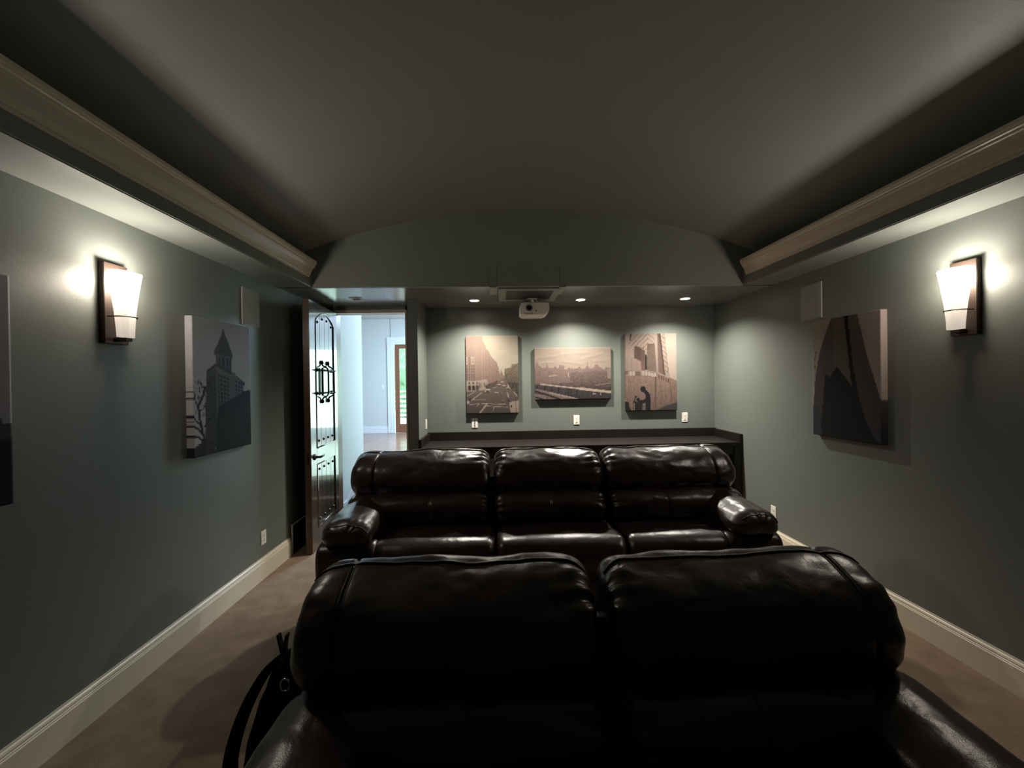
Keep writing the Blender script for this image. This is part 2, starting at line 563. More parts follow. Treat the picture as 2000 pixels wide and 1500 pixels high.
box('ceiling.001', (-5.2, 3.1, YD + .02, YW + .1, 3.22, 3.32), M_HALL, kind=S)
hf = box('floor.001', (-5.2, 3.1, 5.20, YW + .1, FZ - .12, FZ - .012), M_HFLOOR, kind=S)
for k in range(32):
    x = -4.6 + k * .135
    MB().box(x + .0015, x + .1335, 5.462, YW, FZ - .012, FZ).build('plank', M_HFLOOR, hf, bevel=.001, segs=1)
box('baseboard_far', (-5.1, -2.80, YW - .018, YW, FZ, FZ + .17), M_HTRIM, kind=S, bevel=.003)
# two carpeted steps
st = MB().box(-1.90, PX0, 4.93, 5.24, 0, .18).build('stair', M_CARPET, kind=S, bevel=.012)
MB().box(-1.90, PX0, 5.20, 5.46, .16, FZ).build('stair_step', M_CARPET, st, bevel=.012)
# raked skirting on the hall wall
sk = [(4.60, 0), (4.90, 0), (5.46, FZ), (5.46, .56), (4.84, .178), (4.60, .178)]
MB().prism(sk, 0, -1.902, -1.884).build('baseboard_hall', M_HTRIM, kind=S, bevel=.003)
# far door casing, door and glass
MB().box(-2.80, -2.63, YW - .025, YW, FZ, FZ + 2.26).box(-1.65, -1.48, YW - .025, YW, FZ, FZ + 2.26).box(-2.82, -1.46, YW - .028, YW, FZ + 2.22, FZ + 2.40).build('trim_5', M_HTRIM, kind=S, bevel=.006)
MB().box(-2.80, -2.795, YW - .033, YW - .02, FZ, FZ + 2.26).box(-2.72, -2.715, YW - .031, YW - .02, FZ, FZ + 2.22).build('trim_6', M_HTRIM, kind=S)
fd = MB().box(-2.63, -2.52, YW + .02, YW + .065, FZ, FZ + 2.22).box(-1.76, -1.65, YW + .02, YW + .065, FZ, FZ + 2.22).box(-2.52, -1.76, YW + .02, YW + .065, FZ, FZ + .22) \
    .box(-2.52, -1.76, YW + .02, YW + .065, FZ + 2.12, FZ + 2.22).build('door_2', M_HDOOR, kind=S, bevel=.003)
box('glass_pane', (-2.52, -1.76, YW + .040, YW + .046, FZ + .22, FZ + 2.12), M_GLASS, fd)
# window of the far room
wn = MB().box(-1.16, -1.09, YW, YW + .10, .5, 2.5).box(1.49, 1.56, YW, YW + .10, .5, 2.5).box(-1.09, 1.49, YW, YW + .10, .5, .56).box(-1.09, 1.49, YW, YW + .10, 2.44, 2.5) \
    .box(.36, .40, YW + .02, YW + .07, .56, 2.44).build('window_1', M_HTRIM, kind=S)
box('glass_pane', (-1.09, 1.49, YW + .040, YW + .046, .56, 2.44), M_GLASS, wn)
# switch plate by the far door
sw = thing('light_switch', 'small white wall switch left of the glazed far door', 'switch', (-2.93, YW, 1.52))
box('plate', (-.035, .035, -.006, 0, -.06, .06), M_HTRIM, sw, .002)
box('toggle', (-.008, .008, -.014, -.005, -.012, .014), M_HTRIM, sw, .001)

# outside: paving, railing and shrubs
box('ground', (-8, 6, YW + .12, 22, FZ - .25, FZ - .03), M_CONC, kind=S)
rail = thing('porch_railing', 'white slatted porch railing outside the glazed door', 'railing', (-2.6, 12.2, FZ - .03))
for k in range(3):
    box('post', (-1.2 + k * 1.2 - .045, -1.2 + k * 1.2 + .045, -.045, .045, 0, 1.0), M_PORCH, rail, .004)
for k in range(6):
    box('slat', (-1.2, 1.2, -.012, .012, .10 + k * .145, .17 + k * .145), M_PORCH, rail, .003)
box('top_rail', (-1.26, 1.26, -.05, .05, 1.0, 1.04), M_PORCH, rail, .004)
for k, (x, y, s, lb) in enumerate(((-6.2, 15.2, 1.15, 'round green shrub behind the porch railing, left of the glass'), (-3.0, 15.4, 1.45, 'tall green shrub seen through the glass of the far door'),
                                   (0.2, 16.4, 1.2, 'green shrub hidden behind the jamb of the far door'), (3.2, 14.5, 1.3, 'broad green shrub outside the far room window'))):
    bm = bmesh.new()
    bmesh.ops.create_icosphere(bm, subdivisions=5, radius=s)
    for v in bm.verts:
        q = v.co.normalized()
        v.co += q * (0.25 * noise.noise(q * 3 + Vector((k, 0, 0))) + .12 * noise.noise(q * 11) + .06 * noise.noise(q * 26))
        v.co.z *= 1.15
    me = bpy.data.meshes.new('shrub')
    bm.to_mesh(me); bm.free()
    me.materials.append(M_LEAF)
    o = bpy.data.objects.new('shrub', me)
    COL.objects.link(o)
    o.location = (x, y, FZ - .06 + s * 1.02)
    tag(o, lb, 'shrub')

# ------------------------------------------------------------------ bar counter in the niche
bar = thing('bar_counter', 'long black-brown bar counter along the back wall behind the sofa', 'counter', (.864, 4.33, 0))
bx0, bx1 = PX1 - .864 + .002, XR - .864 - .002
by0, by1 = 4.055 - 4.33, YN - 4.33 - .002
box('counter_top', (bx0, bx1, by0, by1, .885, .925), M_BARWOOD, bar, .003)
box('back_ledge', (bx0, bx1, by1 - .035, by1, .925, 1.020), M_BARWOOD, bar, .003)
for a, b in ((bx0, bx0 + .03), (bx1 - .03, bx1)):
    box('side_ledge', (a, b, by0, by1 - .035, .925, 1.012), M_BARWOOD, bar, .003)
box('apron', (bx0, bx1, by0 + .02, by0 + .05, .80, .885), M_BARWOOD, bar, .002)
for a in (bx1 - .09, bx0, .35 - .045):
    box('leg', (a, a + .09, by0 + .01, by0 + .10, 0, .885), M_BARWOOD, bar, .003)
box('back_rail', (bx0, bx1, by1 - .03, by1, .80, .885), M_BARWOOD, bar)


# ------------------------------------------------------------------ wall plates
def plate(name, label, cat, loc, axis, kind='duplex', group=None):
    """axis: outward normal, 'x','-x','-y'"""
    rz = {'-y': 0, 'x': pi / 2, '-x': -pi / 2}[axis]
    t = thing(name, label, cat, loc, rz, group)
    box('plate', (-.035, .035, -.006, 0, -.057, .057), M_WHITE, t, .0025)
    if kind == 'duplex':
        for z in (-.0195, .0195):
            p = MB().cyl((0, -.0055, z), (0, -1, 0), .0165, .003, 20).build('receptacle', M_WHITE, t)
            MB().box(-.0075, -.0050, -.0092, -.0080, z - .001, z + .009).box(.0050, .0075, -.0092, -.0080, z - .001, z + .008).cyl((0, -.0082, z - .008), (0, -1, 0), .003, .001, 8).build('slot', M_SLOT, p)
    elif kind == 'rocker':
        p = box('receptacle', (-.0165, .0165, -.009, -.005, -.033, .033), M_WHITE, t, .001)
        for z in (-.017, .017):
            MB().box(-.0075, -.0050, -.0100, -.0088, z - .001, z + .008).box(.0050, .0075, -.0100, -.0088, z - .001, z + .008).cyl((0, -.0089, z - .008), (0, -1, 0), .003, .001, 8).build('slot', M_SLOT, p)
    elif kind == 'jack':
        for z in (-.028, 0, .028):
            p = MB().cyl((0, -.0055, z), (0, -1, 0), .007, .006, 14).build('jack', M_SLOT, t)
    else:
        box('rocker', (-.0165, .0165, -.010, -.005, -.033, .033), M_WHITE, t, .002)
    for z in (-.048, .048):
        MB().cyl((0, -.0055, z), (0, -1, 0), .003, .001, 8).build('screw', M_WHITE, t)
    return t


plate('wall_plate', 'white jack plate on the niche wall under the street photograph', 'wall plate', (-.300, YN, 1.122), '-y', 'jack')
plate('wall_outlet', 'white outlet on the niche wall under the wide skyline photograph', 'outlet', (.907, YN, 1.140), '-y', 'rocker')
plate('wall_outlet', 'white outlet low right of the canvas showing a crouched man', 'outlet', (2.212, YN, 1.150), '-y', 'rocker')
plate('wall_outlet', 'white outlet low on the left wall beside the open door', 'outlet', (XL, 3.30, .335), 'x', 'duplex')
plate('wall_outlet', 'white outlet low on the right wall behind the sofa arm', 'outlet', (XR, 3.60, .335), '-x', 'duplex')
plate('light_switch', 'white switch on the wing wall at the left end of the bar', 'switch', (PX1, 4.49, 1.13), 'x', 'switch')


# ------------------------------------------------------------------ in-wall speakers
def speaker(label, x, y, z, axis):
    t = thing('wall_speaker', label, 'speaker', (x, y, z), {'x': pi / 2, '-x': -pi / 2}[axis])
    MB().box(-.108, .108, -.010, 0, -.145, .145).build('frame', M_GREY if False else mat('speaker_frame', (.42, .41, .36), .4), t, bevel=.003)
    box('grille', (-.102, .102, -.013, -.009, -.139, .139), M_SPK, t, .002)
    return t


speaker('square grey in-wall speaker high on the left wall above the clock tower canvas', XL, 3.18, 2.222, 'x')
speaker('square grey in-wall speaker high on the right wall left of the wall light', XR, 3.13, 2.226, '-x')


# ------------------------------------------------------------------ wall lights
def sconce(label, x, sgn):
    y, z = 2.06, 1.825
    t = thing('wall_sconce', label, 'wall light', (x, y, z))
    MB().box(min(0, sgn * .030), max(0, sgn * .030), -.0625, .0625, -.003, .405).build('back_plate', M_BRONZE, t, bevel=.002)
    # flared faceted shade, open at the top
    secs = [(-.020, .15), (-.020, -.15)]
    prof = []
    K = 14
    for k in range(K + 1):
        tt = k / K
        wd = .034 + .036 * tt ** 1.5
        dp = .046 + .032 * tt ** 1.4
        zz = .030 + .330 * tt
        c0 = .058 - .008 * tt
        prof.append((zz, [(c0, -wd), (c0 + dp * .62, -wd), (c0 + dp, -wd * .50), (c0 + dp, wd * .50), (c0 + dp * .62, wd), (c0, wd)]))
    mb = MB()
    vs = []
    for zz, ps in prof:
        vs += [(sgn * p[0], p[1], zz) for p in ps]
    fs = []
    for k in range(K):
        for i in range(6):
            j = (i + 1) % 6
            fs.append((k * 6 + i, k * 6 + j, (k + 1) * 6 + j, (k + 1) * 6 + i))
    fs.append(tuple(range(6)))
    mb.add(vs, fs)
    sh = mb.build('glass_shade', M_SHADE, t)
        # iron band with pointed ends
    wd, dp, c0, zz = .042, .055, .055, .133
    pts = [(sgn * .028, -wd - .004, zz), (sgn * c0, -wd - .005, zz), (sgn * (c0 + dp * .62), -wd - .004, zz), (sgn * (c0 + dp + .004), -wd * .50, zz),
           (sgn * (c0 + dp + .004), wd * .50, zz), (sgn * (c0 + dp * .62), wd + .004, zz), (sgn * c0, wd + .005, zz), (sgn * .028, wd + .004, zz)]
    MB().tube(pts, .003, 8).build('band', M_IRON, t)
    MB().box(min(sgn * .028, sgn * .075), max(sgn * .028, sgn * .090), -.020, .020, .010, .028).build('bracket', M_BRONZE, t, bevel=.002)
    bulb = lamp('sconce_bulb', 'POINT', (x + sgn * .085, y, z + .330), SCONCE_W, WARM, shadow_soft_size=.045)
    bulb.parent = t
    bulb.location = (sgn * .090, 0, .318)
    return t


sconce('lit wall light with flared frosted shade and bronze plate on the left wall', XL, 1)
sconce('lit wall light with flared frosted shade and bronze plate on the right wall', XR, -1)


# ------------------------------------------------------------------ recessed ceiling lights
def can(label, x, y, lit=True):
    t = thing('ceiling_light', label, 'ceiling light', (x, y, H), 0, 'recessed lights over the bar' if lit else None)
    MB().lathe((0, 0, .001), (0, 0, -1), [(0, .062), (.004, .062), (.006, .056), (.006, .047), (.001, .044)], 32).build('trim_ring', M_TRIM, t, smooth=True)
    MB().cyl((0, 0, -.0025), (0, 0, -1), .046, .002, 32).build('lens', M_CANLIT if lit else M_CANOFF, t)
    if lit:
        l = lamp('downlight', 'SPOT', (0, 0, -.012), CAN_W, (1.0, .94, .83), spot_size=radians(142), spot_blend=1.0, shadow_soft_size=.03)
        l.parent = t
        l.location = (0, 0, -.012)
    return t


can('lit recessed ceiling light left of the projector', -.258, 4.17)
can('lit recessed ceiling light right of the projector', .883, 4.17)
can('lit recessed ceiling light farthest right over the bar', 2.016, 4.15)
t = thing('ceiling_light', 'unlit square recessed light in the ceiling before the doorway', 'ceiling light', (-1.459, 4.06, H))
MB().box(-.062, .062, -.062, -.044, -.006, 0).box(-.062, .062, .044, .062, -.006, 0).box(-.062, -.044, -.044, .044, -.006, 0).box(.044, .062, -.044, .044, -.006, 0).build('trim_ring', M_HTRIM, t, bevel=.0015)
box('recess', (-.044, .044, -.044, .044, -.002, -.0005), M_SLOT, t)
MB().lathe((0, 0, -.002), (0, .2, -1), [(0, .030), (.012, .030), (.014, .024), (.010, 0)], 20).build('lens', M_CANOFF, t)

# ------------------------------------------------------------------ projector
pj = thing('projector', 'white video projector hanging from the ceiling in front of the bar', 'projector', (.372, 4.00, 2.36))
b = MB()
prof = [(-.150, -.055), (-.135, -.070), (.105, -.070), (.140, -.048), (.150, -.030), (.150, .045), (.135, .062), (-.125, .062), (-.150, .045)]
b.prism(prof, 1, 0, .26)
body = b.build('body', M_PROJ, pj, bevel=.010, smooth=True, segs=3)
body.modifiers.new('wn', 'WEIGHTED_NORMAL')
MB().lathe((-.058, .004, 0), (0, -1, 0), [(0, .050), (.010, .050), (.014, .046), (.014, .036), (.006, .034)], 32).build('lens_ring', M_PROJ, pj, smooth=True)
MB().lathe((-.058, .002, 0), (0, -1, 0), [(0, .034), (.016, .034), (.016, .026), (.008, .024)], 32).build('lens_barrel', M_GREY, pj, smooth=True)
MB().lathe((-.058, -.001, 0), (0, -1, 0), [(0, .026), (.008, .022), (.012, .010), (.013, 0)], 24).build('lens', M_LENS, pj, smooth=True)
MB().cyl((.012, .002, -.028), (0, -1, 0), .007, .004, 16).build('sensor', M_SLOT, pj)
mb = MB()
for k in range(6):
    mb.box(-.11 + k * .016, -.100 + k * .016, -.002, .004, -.060, -.050)
mb.build('vent_slots', M_GREY, pj)
MB().lathe((-.03, .03, -.066), (0, 0, -1), [(0, .05), (.008, .048), (.012, .02), (.012, 0)], 24).build('foot', M_PROJ, pj, smooth=True)
MB().box(-.085, .045, .05, .08, .103, .113).build('mount_bracket', M_PROJ, pj, bevel=.003)
for x in (-.075, .035):
    MB().cyl((x, .052, .108), (0, -1, 0), .008, .004, 12).build('bolt', M_GREY, pj)
mb = MB().tube([(-.02, .065, .108), (-.02, .068, .09), (-.005, .10, .066), (.02, .12, .060)], [.017, .016, .014, .022], 12)
mb.build('mount_arm', M_PROJ, pj, smooth=True)
MB().tube([(-.01, .06, .11), (.015, .05, .095), (.030, .06, .075), (.028, .10, .060)], .004, 8).build('cable', M_PROJ, pj, smooth=True)

# ------------------------------------------------------------------ printed canvases (print = vertex colours of a fine grid)
class Print:
    def __init__(s, W, Hh, top, bot):
        s.W, s.H = W * 2, Hh * 2
        g = np.linspace(0, 1, s.H)[:, None, None]
        s.a = np.array(top, float) * (1 - g) + np.array(bot, float) * g + np.zeros((s.H, s.W, 3))
        s.U, s.V = np.meshgrid((np.arange(s.W) + .5) / s.W, (np.arange(s.H) + .5) / s.H)
        s.rng = np.random.RandomState(W + Hh)

    def mask(s, pts):
        m = np.zeros(s.U.shape, bool)
        n = len(pts)
        for i in range(n):
            x0, y0 = pts[i]; x1, y1 = pts[(i + 1) % n]
            if y0 == y1:
                continue
            c = ((s.V >= min(y0, y1)) & (s.V < max(y0, y1)))
            m ^= c & (s.U < x0 + (s.V - y0) * (x1 - x0) / (y1 - y0))
        return m

    def poly(s, pts, c, c2=None, al=1.0):
        m = s.mask(pts)
        c = np.array(c, float)
        if c2 is not None:
            ys = [p[1] for p in pts]
            g = np.clip((s.V - min(ys)) / (max(ys) - min(ys)), 0, 1)[..., None]
            col = c * (1 - g) + np.array(c2, float) * g
            s.a[m] = s.a[m] * (1 - al) + col[m] * al
        else:
            s.a[m] = s.a[m] * (1 - al) + c * al
        return m

    def line(s, p, q, wd, c, al=1.0):
        dx, dy = q[0] - p[0], (q[1] - p[1])
        asp = s.H / s.W
        L = sqrt(dx * dx + (dy * asp) ** 2) + 1e-9
        nx, ny = -dy * asp / L * wd, dx / L * wd / asp
        s.poly([(p[0] + nx, p[1] + ny), (q[0] + nx, q[1] + ny), (q[0] - nx, q[1] - ny), (p[0] - nx, p[1] - ny)], c, al=al)

    def path(s, pts, wd, c, al=1.0):
        for a, b in zip(pts, pts[1:]):
            s.line(a, b, wd, c, al)

    def ell(s, cx, cy, rx, ry, c, al=1.0):
        m = ((s.U - cx) / rx) ** 2 + ((s.V - cy) / ry) ** 2 < 1
        s.a[m] = s.a[m] * (1 - al) + np.array(c, float) * al

    def grain(s, region, amp, sx=1, sy=1):
        n = s.rng.randn(s.H // sy + 1, s.W // sx + 1)
        n = np.repeat(np.repeat(n, sy, 0), sx, 1)[:s.H, :s.W]
        s.a[region] += (n[region] * amp)[:, None]

    def out(s):
        a = np.clip(s.a, 0, 255)
        a = a.reshape(s.H // 2, 2, s.W // 2, 2, 3).mean((1, 3)) / 255
        return np.where(a <= .04045, a / 12.92, ((a + .055) / 1.055) ** 2.4)


def print_material():
    mt = bpy.data.materials.new('canvas_print')
    mt.use_nodes = True
    nt = mt.node_tree
    b = nt.nodes['Principled BSDF']
    at = nt.nodes.new('ShaderNodeVertexColor')
    at.layer_name = 'print'
    nt.links.new(at.outputs['Color'], b.inputs['Base Color'])
    b.inputs['Roughness'].default_value = .85
    b.inputs['Specular IOR Level'].default_value = .2
    tc = nt.nodes.new('ShaderNodeTexCoord')
    wv = nt.nodes.new('ShaderNodeTexNoise')
    wv.inputs['Scale'].default_value = 700
    bp_ = nt.nodes.new('ShaderNodeBump')
    bp_.inputs['Strength'].default_value = .15
    bp_.inputs['Distance'].default_value = .002
    nt.links.new(tc.outputs['Object'], wv.inputs['Vector'])
    nt.links.new(wv.outputs['Fac'], bp_.inputs['Height'])
    nt.links.new(bp_.outputs['Normal'], b.inputs['Normal'])
    return mt


M_PRINT = print_material()


def canvas(label, pr, w_, h_, loc, rz, depth=.038, lean=0.0, bright=1.0):
    """canvas stretched round a frame; local x along the wall, -y outwards, centre origin"""
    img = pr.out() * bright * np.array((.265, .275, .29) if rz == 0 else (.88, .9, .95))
    nv, nu = img.shape[:2]
    K = 4                                    # rows of cells wrapped round each edge
    uu = [0.0] * K + list(np.linspace(0, 1, nu + 1)) + [1.0] * K
    vv = [0.0] * K + list(np.linspace(0, 1, nv + 1)) + [1.0] * K
    nU, nV = len(uu), len(vv)
    I, J = np.meshgrid(np.arange(nU), np.arange(nV))
    Ua, Va = np.array(uu)[I], np.array(vv)[J]
    du = np.maximum(K - I, I - (nU - 1 - K)).clip(0) / K
    dv = np.maximum(K - J, J - (nV - 1 - K)).clip(0) / K
    dep = np.maximum(du, dv)
    X_ = (Ua - .5) * w_
    Z_ = (.5 - Va) * h_
    Y_ = -depth * (1 - dep)
    co = np.stack([X_, Y_, Z_], -1).reshape(-1, 3)
    a = (np.arange(nV - 1)[:, None] * nU + np.arange(nU - 1)[None, :]).reshape(-1)
    faces = np.stack([a, a + nU, a + nU + 1, a + 1], -1)
    me = bpy.data.meshes.new('canvas_face')
    me.vertices.add(len(co)); me.vertices.foreach_set('co', co.ravel())
    me.loops.add(faces.size); me.loops.foreach_set('vertex_index', faces.ravel())
    me.polygons.add(len(faces)); me.polygons.foreach_set('loop_start', np.arange(0, faces.size, 4)); me.polygons.foreach_set('loop_total', np.full(len(faces), 4))
    me.update(); me.validate()
    at = me.color_attributes.new('print', 'FLOAT_COLOR', 'POINT')
    ci = (Ua * nu - .5).clip(0, nu - 1).round().astype(int)
    cj = (Va * nv - .5).clip(0, nv - 1).round().astype(int)
    c = np.ones((nV, nU, 4)); c[..., :3] = img[cj, ci]
    at.data.foreach_set('color', c.ravel().astype(np.float32))
    me.materials.append(M_PRINT)
    t = thing('canvas_print', label, 'picture', loc, rz)
    o = bpy.data.objects.new('canvas_face', me)
    COL.objects.link(o); o.parent = t
    d = .018
    MB().box(-w_ / 2 + .002, -w_ / 2 + .03, -depth + .003, -.001, -h_ / 2 + .002, h_ / 2 - .002).box(w_ / 2 - .03, w_ / 2 - .002, -depth + .003, -.001, -h_ / 2 + .002, h_ / 2 - .002) \
        .box(-w_ / 2 + .03, w_ / 2 - .03, -depth + .003, -.001, h_ / 2 - .03, h_ / 2 - .002).box(-w_ / 2 + .03, w_ / 2 - .03, -depth + .003, -.001, -h_ / 2 + .002, -h_ / 2 + .03) \
        .build('stretcher_frame', mat('pine', (.45, .33, .2), .6), t)
    return t


# --- street photograph
p = Print(130, 195, (226, 208, 182), (232, 214, 186))
p.grain(p.V < .6, 2.5, 40, 6)
mass = [(0, 0), (.315, 0), (.325, .035), (.34, .08), (.37, .12), (.39, .17), (.43, .19), (.455, .235), (.49, .27), (.53, .30), (.58, .335), (.60, .36), (.63, .43), (.645, .50), (.66, .46), (.672, .41), (.68, .47), (.70, .48), (.72, .52), (.75, .56), (.75, .62), (.4, .66), (0, .7)]
m_ = p.poly(mass, (206, 174, 154), (160, 130, 116))
p.grain(m_, 5, 2, 3)
for k in range(7):
    p.line((.19 + .03 * k * (1 + .1 * k), .02 + .03 * k), (.19 + .03 * k * (1 + .1 * k), .60), .003, (222, 194, 172), .5)
for k in range(16):
    y = .03 + .036 * k
    p.line((.02, y), (.19, y + .002), .002, (186, 152, 134), .5)
    p.line((.19, y), (.62, .47 + (y - .03) * .22), .002, (150, 118, 104), .4)
for r in range(9):
    for q in range(4):
        x = .015 + q * .042; y = .27 + r * .036
        c = (244, 226, 200) if (r in (0, 1, 2) and q in (0, 2, 3)) else (120, 98, 92)
        p.poly([(x, y), (x + .016, y), (x + .016, y + .022), (x, y + .022)], c, al=.85)
p.poly([(0, .58), (.20, .575), (.40, .56), (.41, .62), (.33, .72), (0, .72)], (208, 186, 166), (190, 166, 150))
for q in range(3):
    x = .035 + q * .075
    p.poly([(x, .65), (x + .05, .65), (x + .05, .70), (x, .70)], (70, 60, 56)); p.ell(x + .025, .65, .025, .013, (70, 60, 56))
    p.poly([(x + .012, .59), (x + .036, .59), (x + .036, .62), (x + .012, .62)], (120, 100, 92))
for q in range(9):
    x = .20 + q * .023
    p.poly([(x, .60), (x + .008, .60), (x + .008, .69 - q * .006), (x, .69 - q * .006)], (130, 108, 98))
rt_ = [(.74, .43), (.755, .41), (.765, .43), (.80, .42), (.86, .41), (.875, .37), (.93, .365), (1, .36), (1, .80), (.86, .70), (.76, .60), (.73, .54)]
m_ = p.poly(rt_, (168, 146, 120), (86, 76, 66)); p.grain(m_, 14, 2, 3)
p.line((.74, .53), (1, .36), .006, (120, 100, 86), .8)
road = [(0, .72), (.34, .70), (.70, .555), (.745, .555), (.80, .66), (1, .80), (1, 1), (0, 1)]
m_ = p.poly(road, (148, 126, 110), (100, 86, 82)); p.grain(m_, 5, 2, 2)
m_ = p.poly([(.36, .64), (.60, .58), (.56, .66), (.38, .70)], (110, 92, 84)); p.grain(m_, 16, 3, 1)
m_ = p.poly([(.80, .60), (1, .62), (1, .74), (.86, .68)], (90, 82, 72)); p.grain(m_, 22, 2, 2)
W_ = (214, 194, 172)
for a, b, wd in (((.30, .73), (.09, .835), .008), ((.16, .72), (.0, .78), .006), ((.12, .825), (.74, .83), .004), ((.28, .875), (.75, .885), .006), ((.06, .885), (.24, .875), .006), ((.24, .88), (.19, .915), .006),
                 ((.40, .87), (.25, 1.0), .015), ((.38, .905), (.80, .925), .006), ((.53, .92), (.50, .98), .005), ((.78, .73), (.81, .80), .012), ((.90, .72), (.98, .79), .010)):
    p.line(a, b, wd, W_, .9)
m_ = p.poly([(.82, .86), (1, .84), (1, 1), (.84, 1)], (206, 180, 160), (196, 172, 156))
p.poly([(.77, .80), (.83, .85), (.84, .87), (.80, .85)], (50, 44, 44)); p.poly([(.93, .80), (.955, .80), (.95, .84), (.935, .84)], (54, 46, 46))
p.poly([(.85, .90), (.87, .90), (.87, .93), (.85, .93)], (70, 60, 58)); p.line((.94, .84), (.955, 1), .006, (150, 120, 110)); p.ell(.03, .855, .03, .022, (205, 190, 172)); p.poly([(.05, .80), (.08, .80), (.08, .84), (.05, .84)], (62, 54, 52))
for (x, y, s_) in ((.40, .715, 1.1), (.41, .70, 1), (.58, .735, .8), (.63, .635, .7), (.72, .65, .6), (.54, .67, .5), (.69, .60, .5), (.80, .675, .7), (.66, .61, .4)):
    p.ell(x, y, .05 * s_, .014 * s_, (216, 198, 176)); p.ell(x, y + .014 * s_, .045 * s_, .008 * s_, (76, 64, 60))
canvas('portrait canvas photograph of a city avenue with crosswalk lines', p, .612, .905, (-.085, YN, 1.690), 0)

# --- wide skyline photograph
p = Print(180, 118, (214, 190, 170), (224, 200, 180))
p.grain(p.V < .42, 3.5, 30, 4)
for (x0, y0, x1, y1) in ((.0, .18, .3, .14), (.3, .24, .62, .30), (.6, .20, .9, .10), (.35, .10, .7, .08), (.05, .28, .25, .26), (.75, .26, .98, .22)):
    p.line((x0, y0), (x1, y1), .012, (236, 212, 190), .4); p.line((x0 + .04, y0 + .035), (x1, y1 + .04), .014, (196, 170, 152), .35)
sky_ = [(0, .36), (.015, .30), (.03, .26), (.045, .30), (.05, .34), (.09, .35), (.09, .38), (.12, .38), (.15, .37), (.165, .28), (.172, .37), (.20, .39), (.25, .38), (.25, .36), (.29, .36), (.29, .40), (.32, .39), (.32, .34), (.39, .345), (.39, .42),
        (.43, .42), (.43, .39), (.46, .39), (.46, .41), (.48, .42), (.48, .38), (.50, .38), (.50, .41), (.57, .40), (.57, .37), (.595, .37), (.60, .41), (.66, .41), (.68, .36), (.69, .27), (.70, .35), (.72, .41), (.76, .40), (.79, .37), (.79, .335), (.83, .335), (.84, .38), (.88, .40), (.92, .43), (.92, .39), (.97, .38), (1, .40), (1, .8), (0, .8)]
m_ = p.poly(sky_, (188, 158, 144), (150, 124, 114)); p.grain(m_, 6, 4, 3)
m_ = p.poly([(.46, .48), (.55, .46), (.62, .48), (.72, .46), (.80, .44), (.90, .46), (1, .50), (1, .72), (.46, .72)], (160, 134, 122), (126, 106, 100)); p.grain(m_, 10, 2, 4)
for k in range(70):
    x, y = p.rng.rand() * .96, .44 + p.rng.rand() * .24
    c = p.rng.choice([-1, 1]) * 16 + np.array((160, 134, 122)) - (20 if x > .5 else 0)
    p.poly([(x, y), (x + .006 + .012 * p.rng.rand(), y), (x + .014, y + .03), (x, y + .03)], c, al=.7)
p.line((.17, .545), (.29, .53), .006, (222, 196, 176)); p.line((.435, .48), (.437, .57), .006, (226, 200, 180)); p.poly([(.96, .42), (1, .42), (1, .6), (.95, .6)], (190, 166, 150))
m_ = p.poly([(0, .72), (.46, .67), (1, .64), (1, .86), (0, .80)], (140, 112, 106), (84, 76, 74)); p.grain(m_, 12, 5, 2)
p.line((.80, .735), (1, .69), .006, (190, 168, 156), .8)
m_ = p.poly([(0, .70), (.09, .70), (1, .875), (1, 1), (0, 1)], (96, 84, 80), (72, 66, 68)); p.grain(m_, 10, 3, 3)
for x in (.03, .13, .22, .31, .44, .47, .55):
    p.line((x, .72 + x * .17), (x - .004, .84 + x * .25), .007, (50, 44, 46))
m_ = p.poly([(0, .80), (.06, .80), (.57, 1), (0, 1)], (170, 146, 134), (150, 128, 120)); p.grain(m_, 16, 3, 2)
p.line((.0, .83), (.33, 1.0), .012, (66, 58, 56)); p.line((.19, .865), (.56, 1), .008, (206, 180, 164)); p.line((.0, .95), (.12, 1.0), .01, (70, 62, 60)); p.line((.1, .90), (.0, .87), .006, (80, 70, 66))
p.line((.07, .70), (.60, .80), .009, (226, 202, 184)); p.line((.58, .795), (1.0, .875), .016, (236, 208, 182))
p.poly([(.75, .885), (.80, .89), (.80, .91), (.75, .905)], (210, 196, 186)); p.poly([(.85, .89), (.86, .89), (.865, .93), (.85, .92)], (220, 206, 196))
canvas('wide landscape canvas photograph of a hazy city skyline', p, .905, .605, (.866, YN, 1.690), 0)

# --- crouching man and towers
p = Print(130, 195, (228, 204, 184), (232, 208, 188))
p.poly([(0, 0), (.76, 0), (.85, .56), (0, .56)], (216, 190, 172), (206, 180, 162))
for k in range(9):
    x = .42 - k * .0; y = .0 + k * .06 - .12
    p.line((.44, y), (.44 - .5, y + .33), .004, (118, 92, 80), .8); p.line((.44, y), (.62, y + .10), .004, (130, 104, 90), .7)
p.poly([(.10, 0), (.12, 0), (.10, .09), (.08, .08)], (70, 52, 46))
m_ = p.poly([(0, .12), (.12, .15), (.17, .17), (.17, .5), (0, .5)], (214, 184, 166)); p.grain(m_, 4, 2, 8)
m_ = p.poly([(.18, .16), (.22, .16), (.34, .21), (.38, .22), (.38, .48), (.30, .48), (.16, .30)], (134, 104, 90), (150, 120, 104))
for k in range(12):
    p.line((.185 + k * .016, .17), (.185 + k * .016, .34), .003, (92, 70, 62), .6)
m_ = p.poly([(0, .30), (.15, .31), (.30, .36), (.31, .49), (0, .49)], (208, 180, 164), (196, 168, 152))
for k in range(16):
    p.line((.02 + k * .018, .32), (.02 + k * .018, .48), .0015, (176, 148, 132), .7)
p.poly([(.385, .27), (.42, .28), (.42, .47), (.385, .47)], (64, 54, 48))
m_ = p.poly([(.43, .13), (.58, .13), (.60, .50), (.42, .48)], (140, 116, 104), (152, 126, 112)); p.grain(m_, 6, 2, 6)
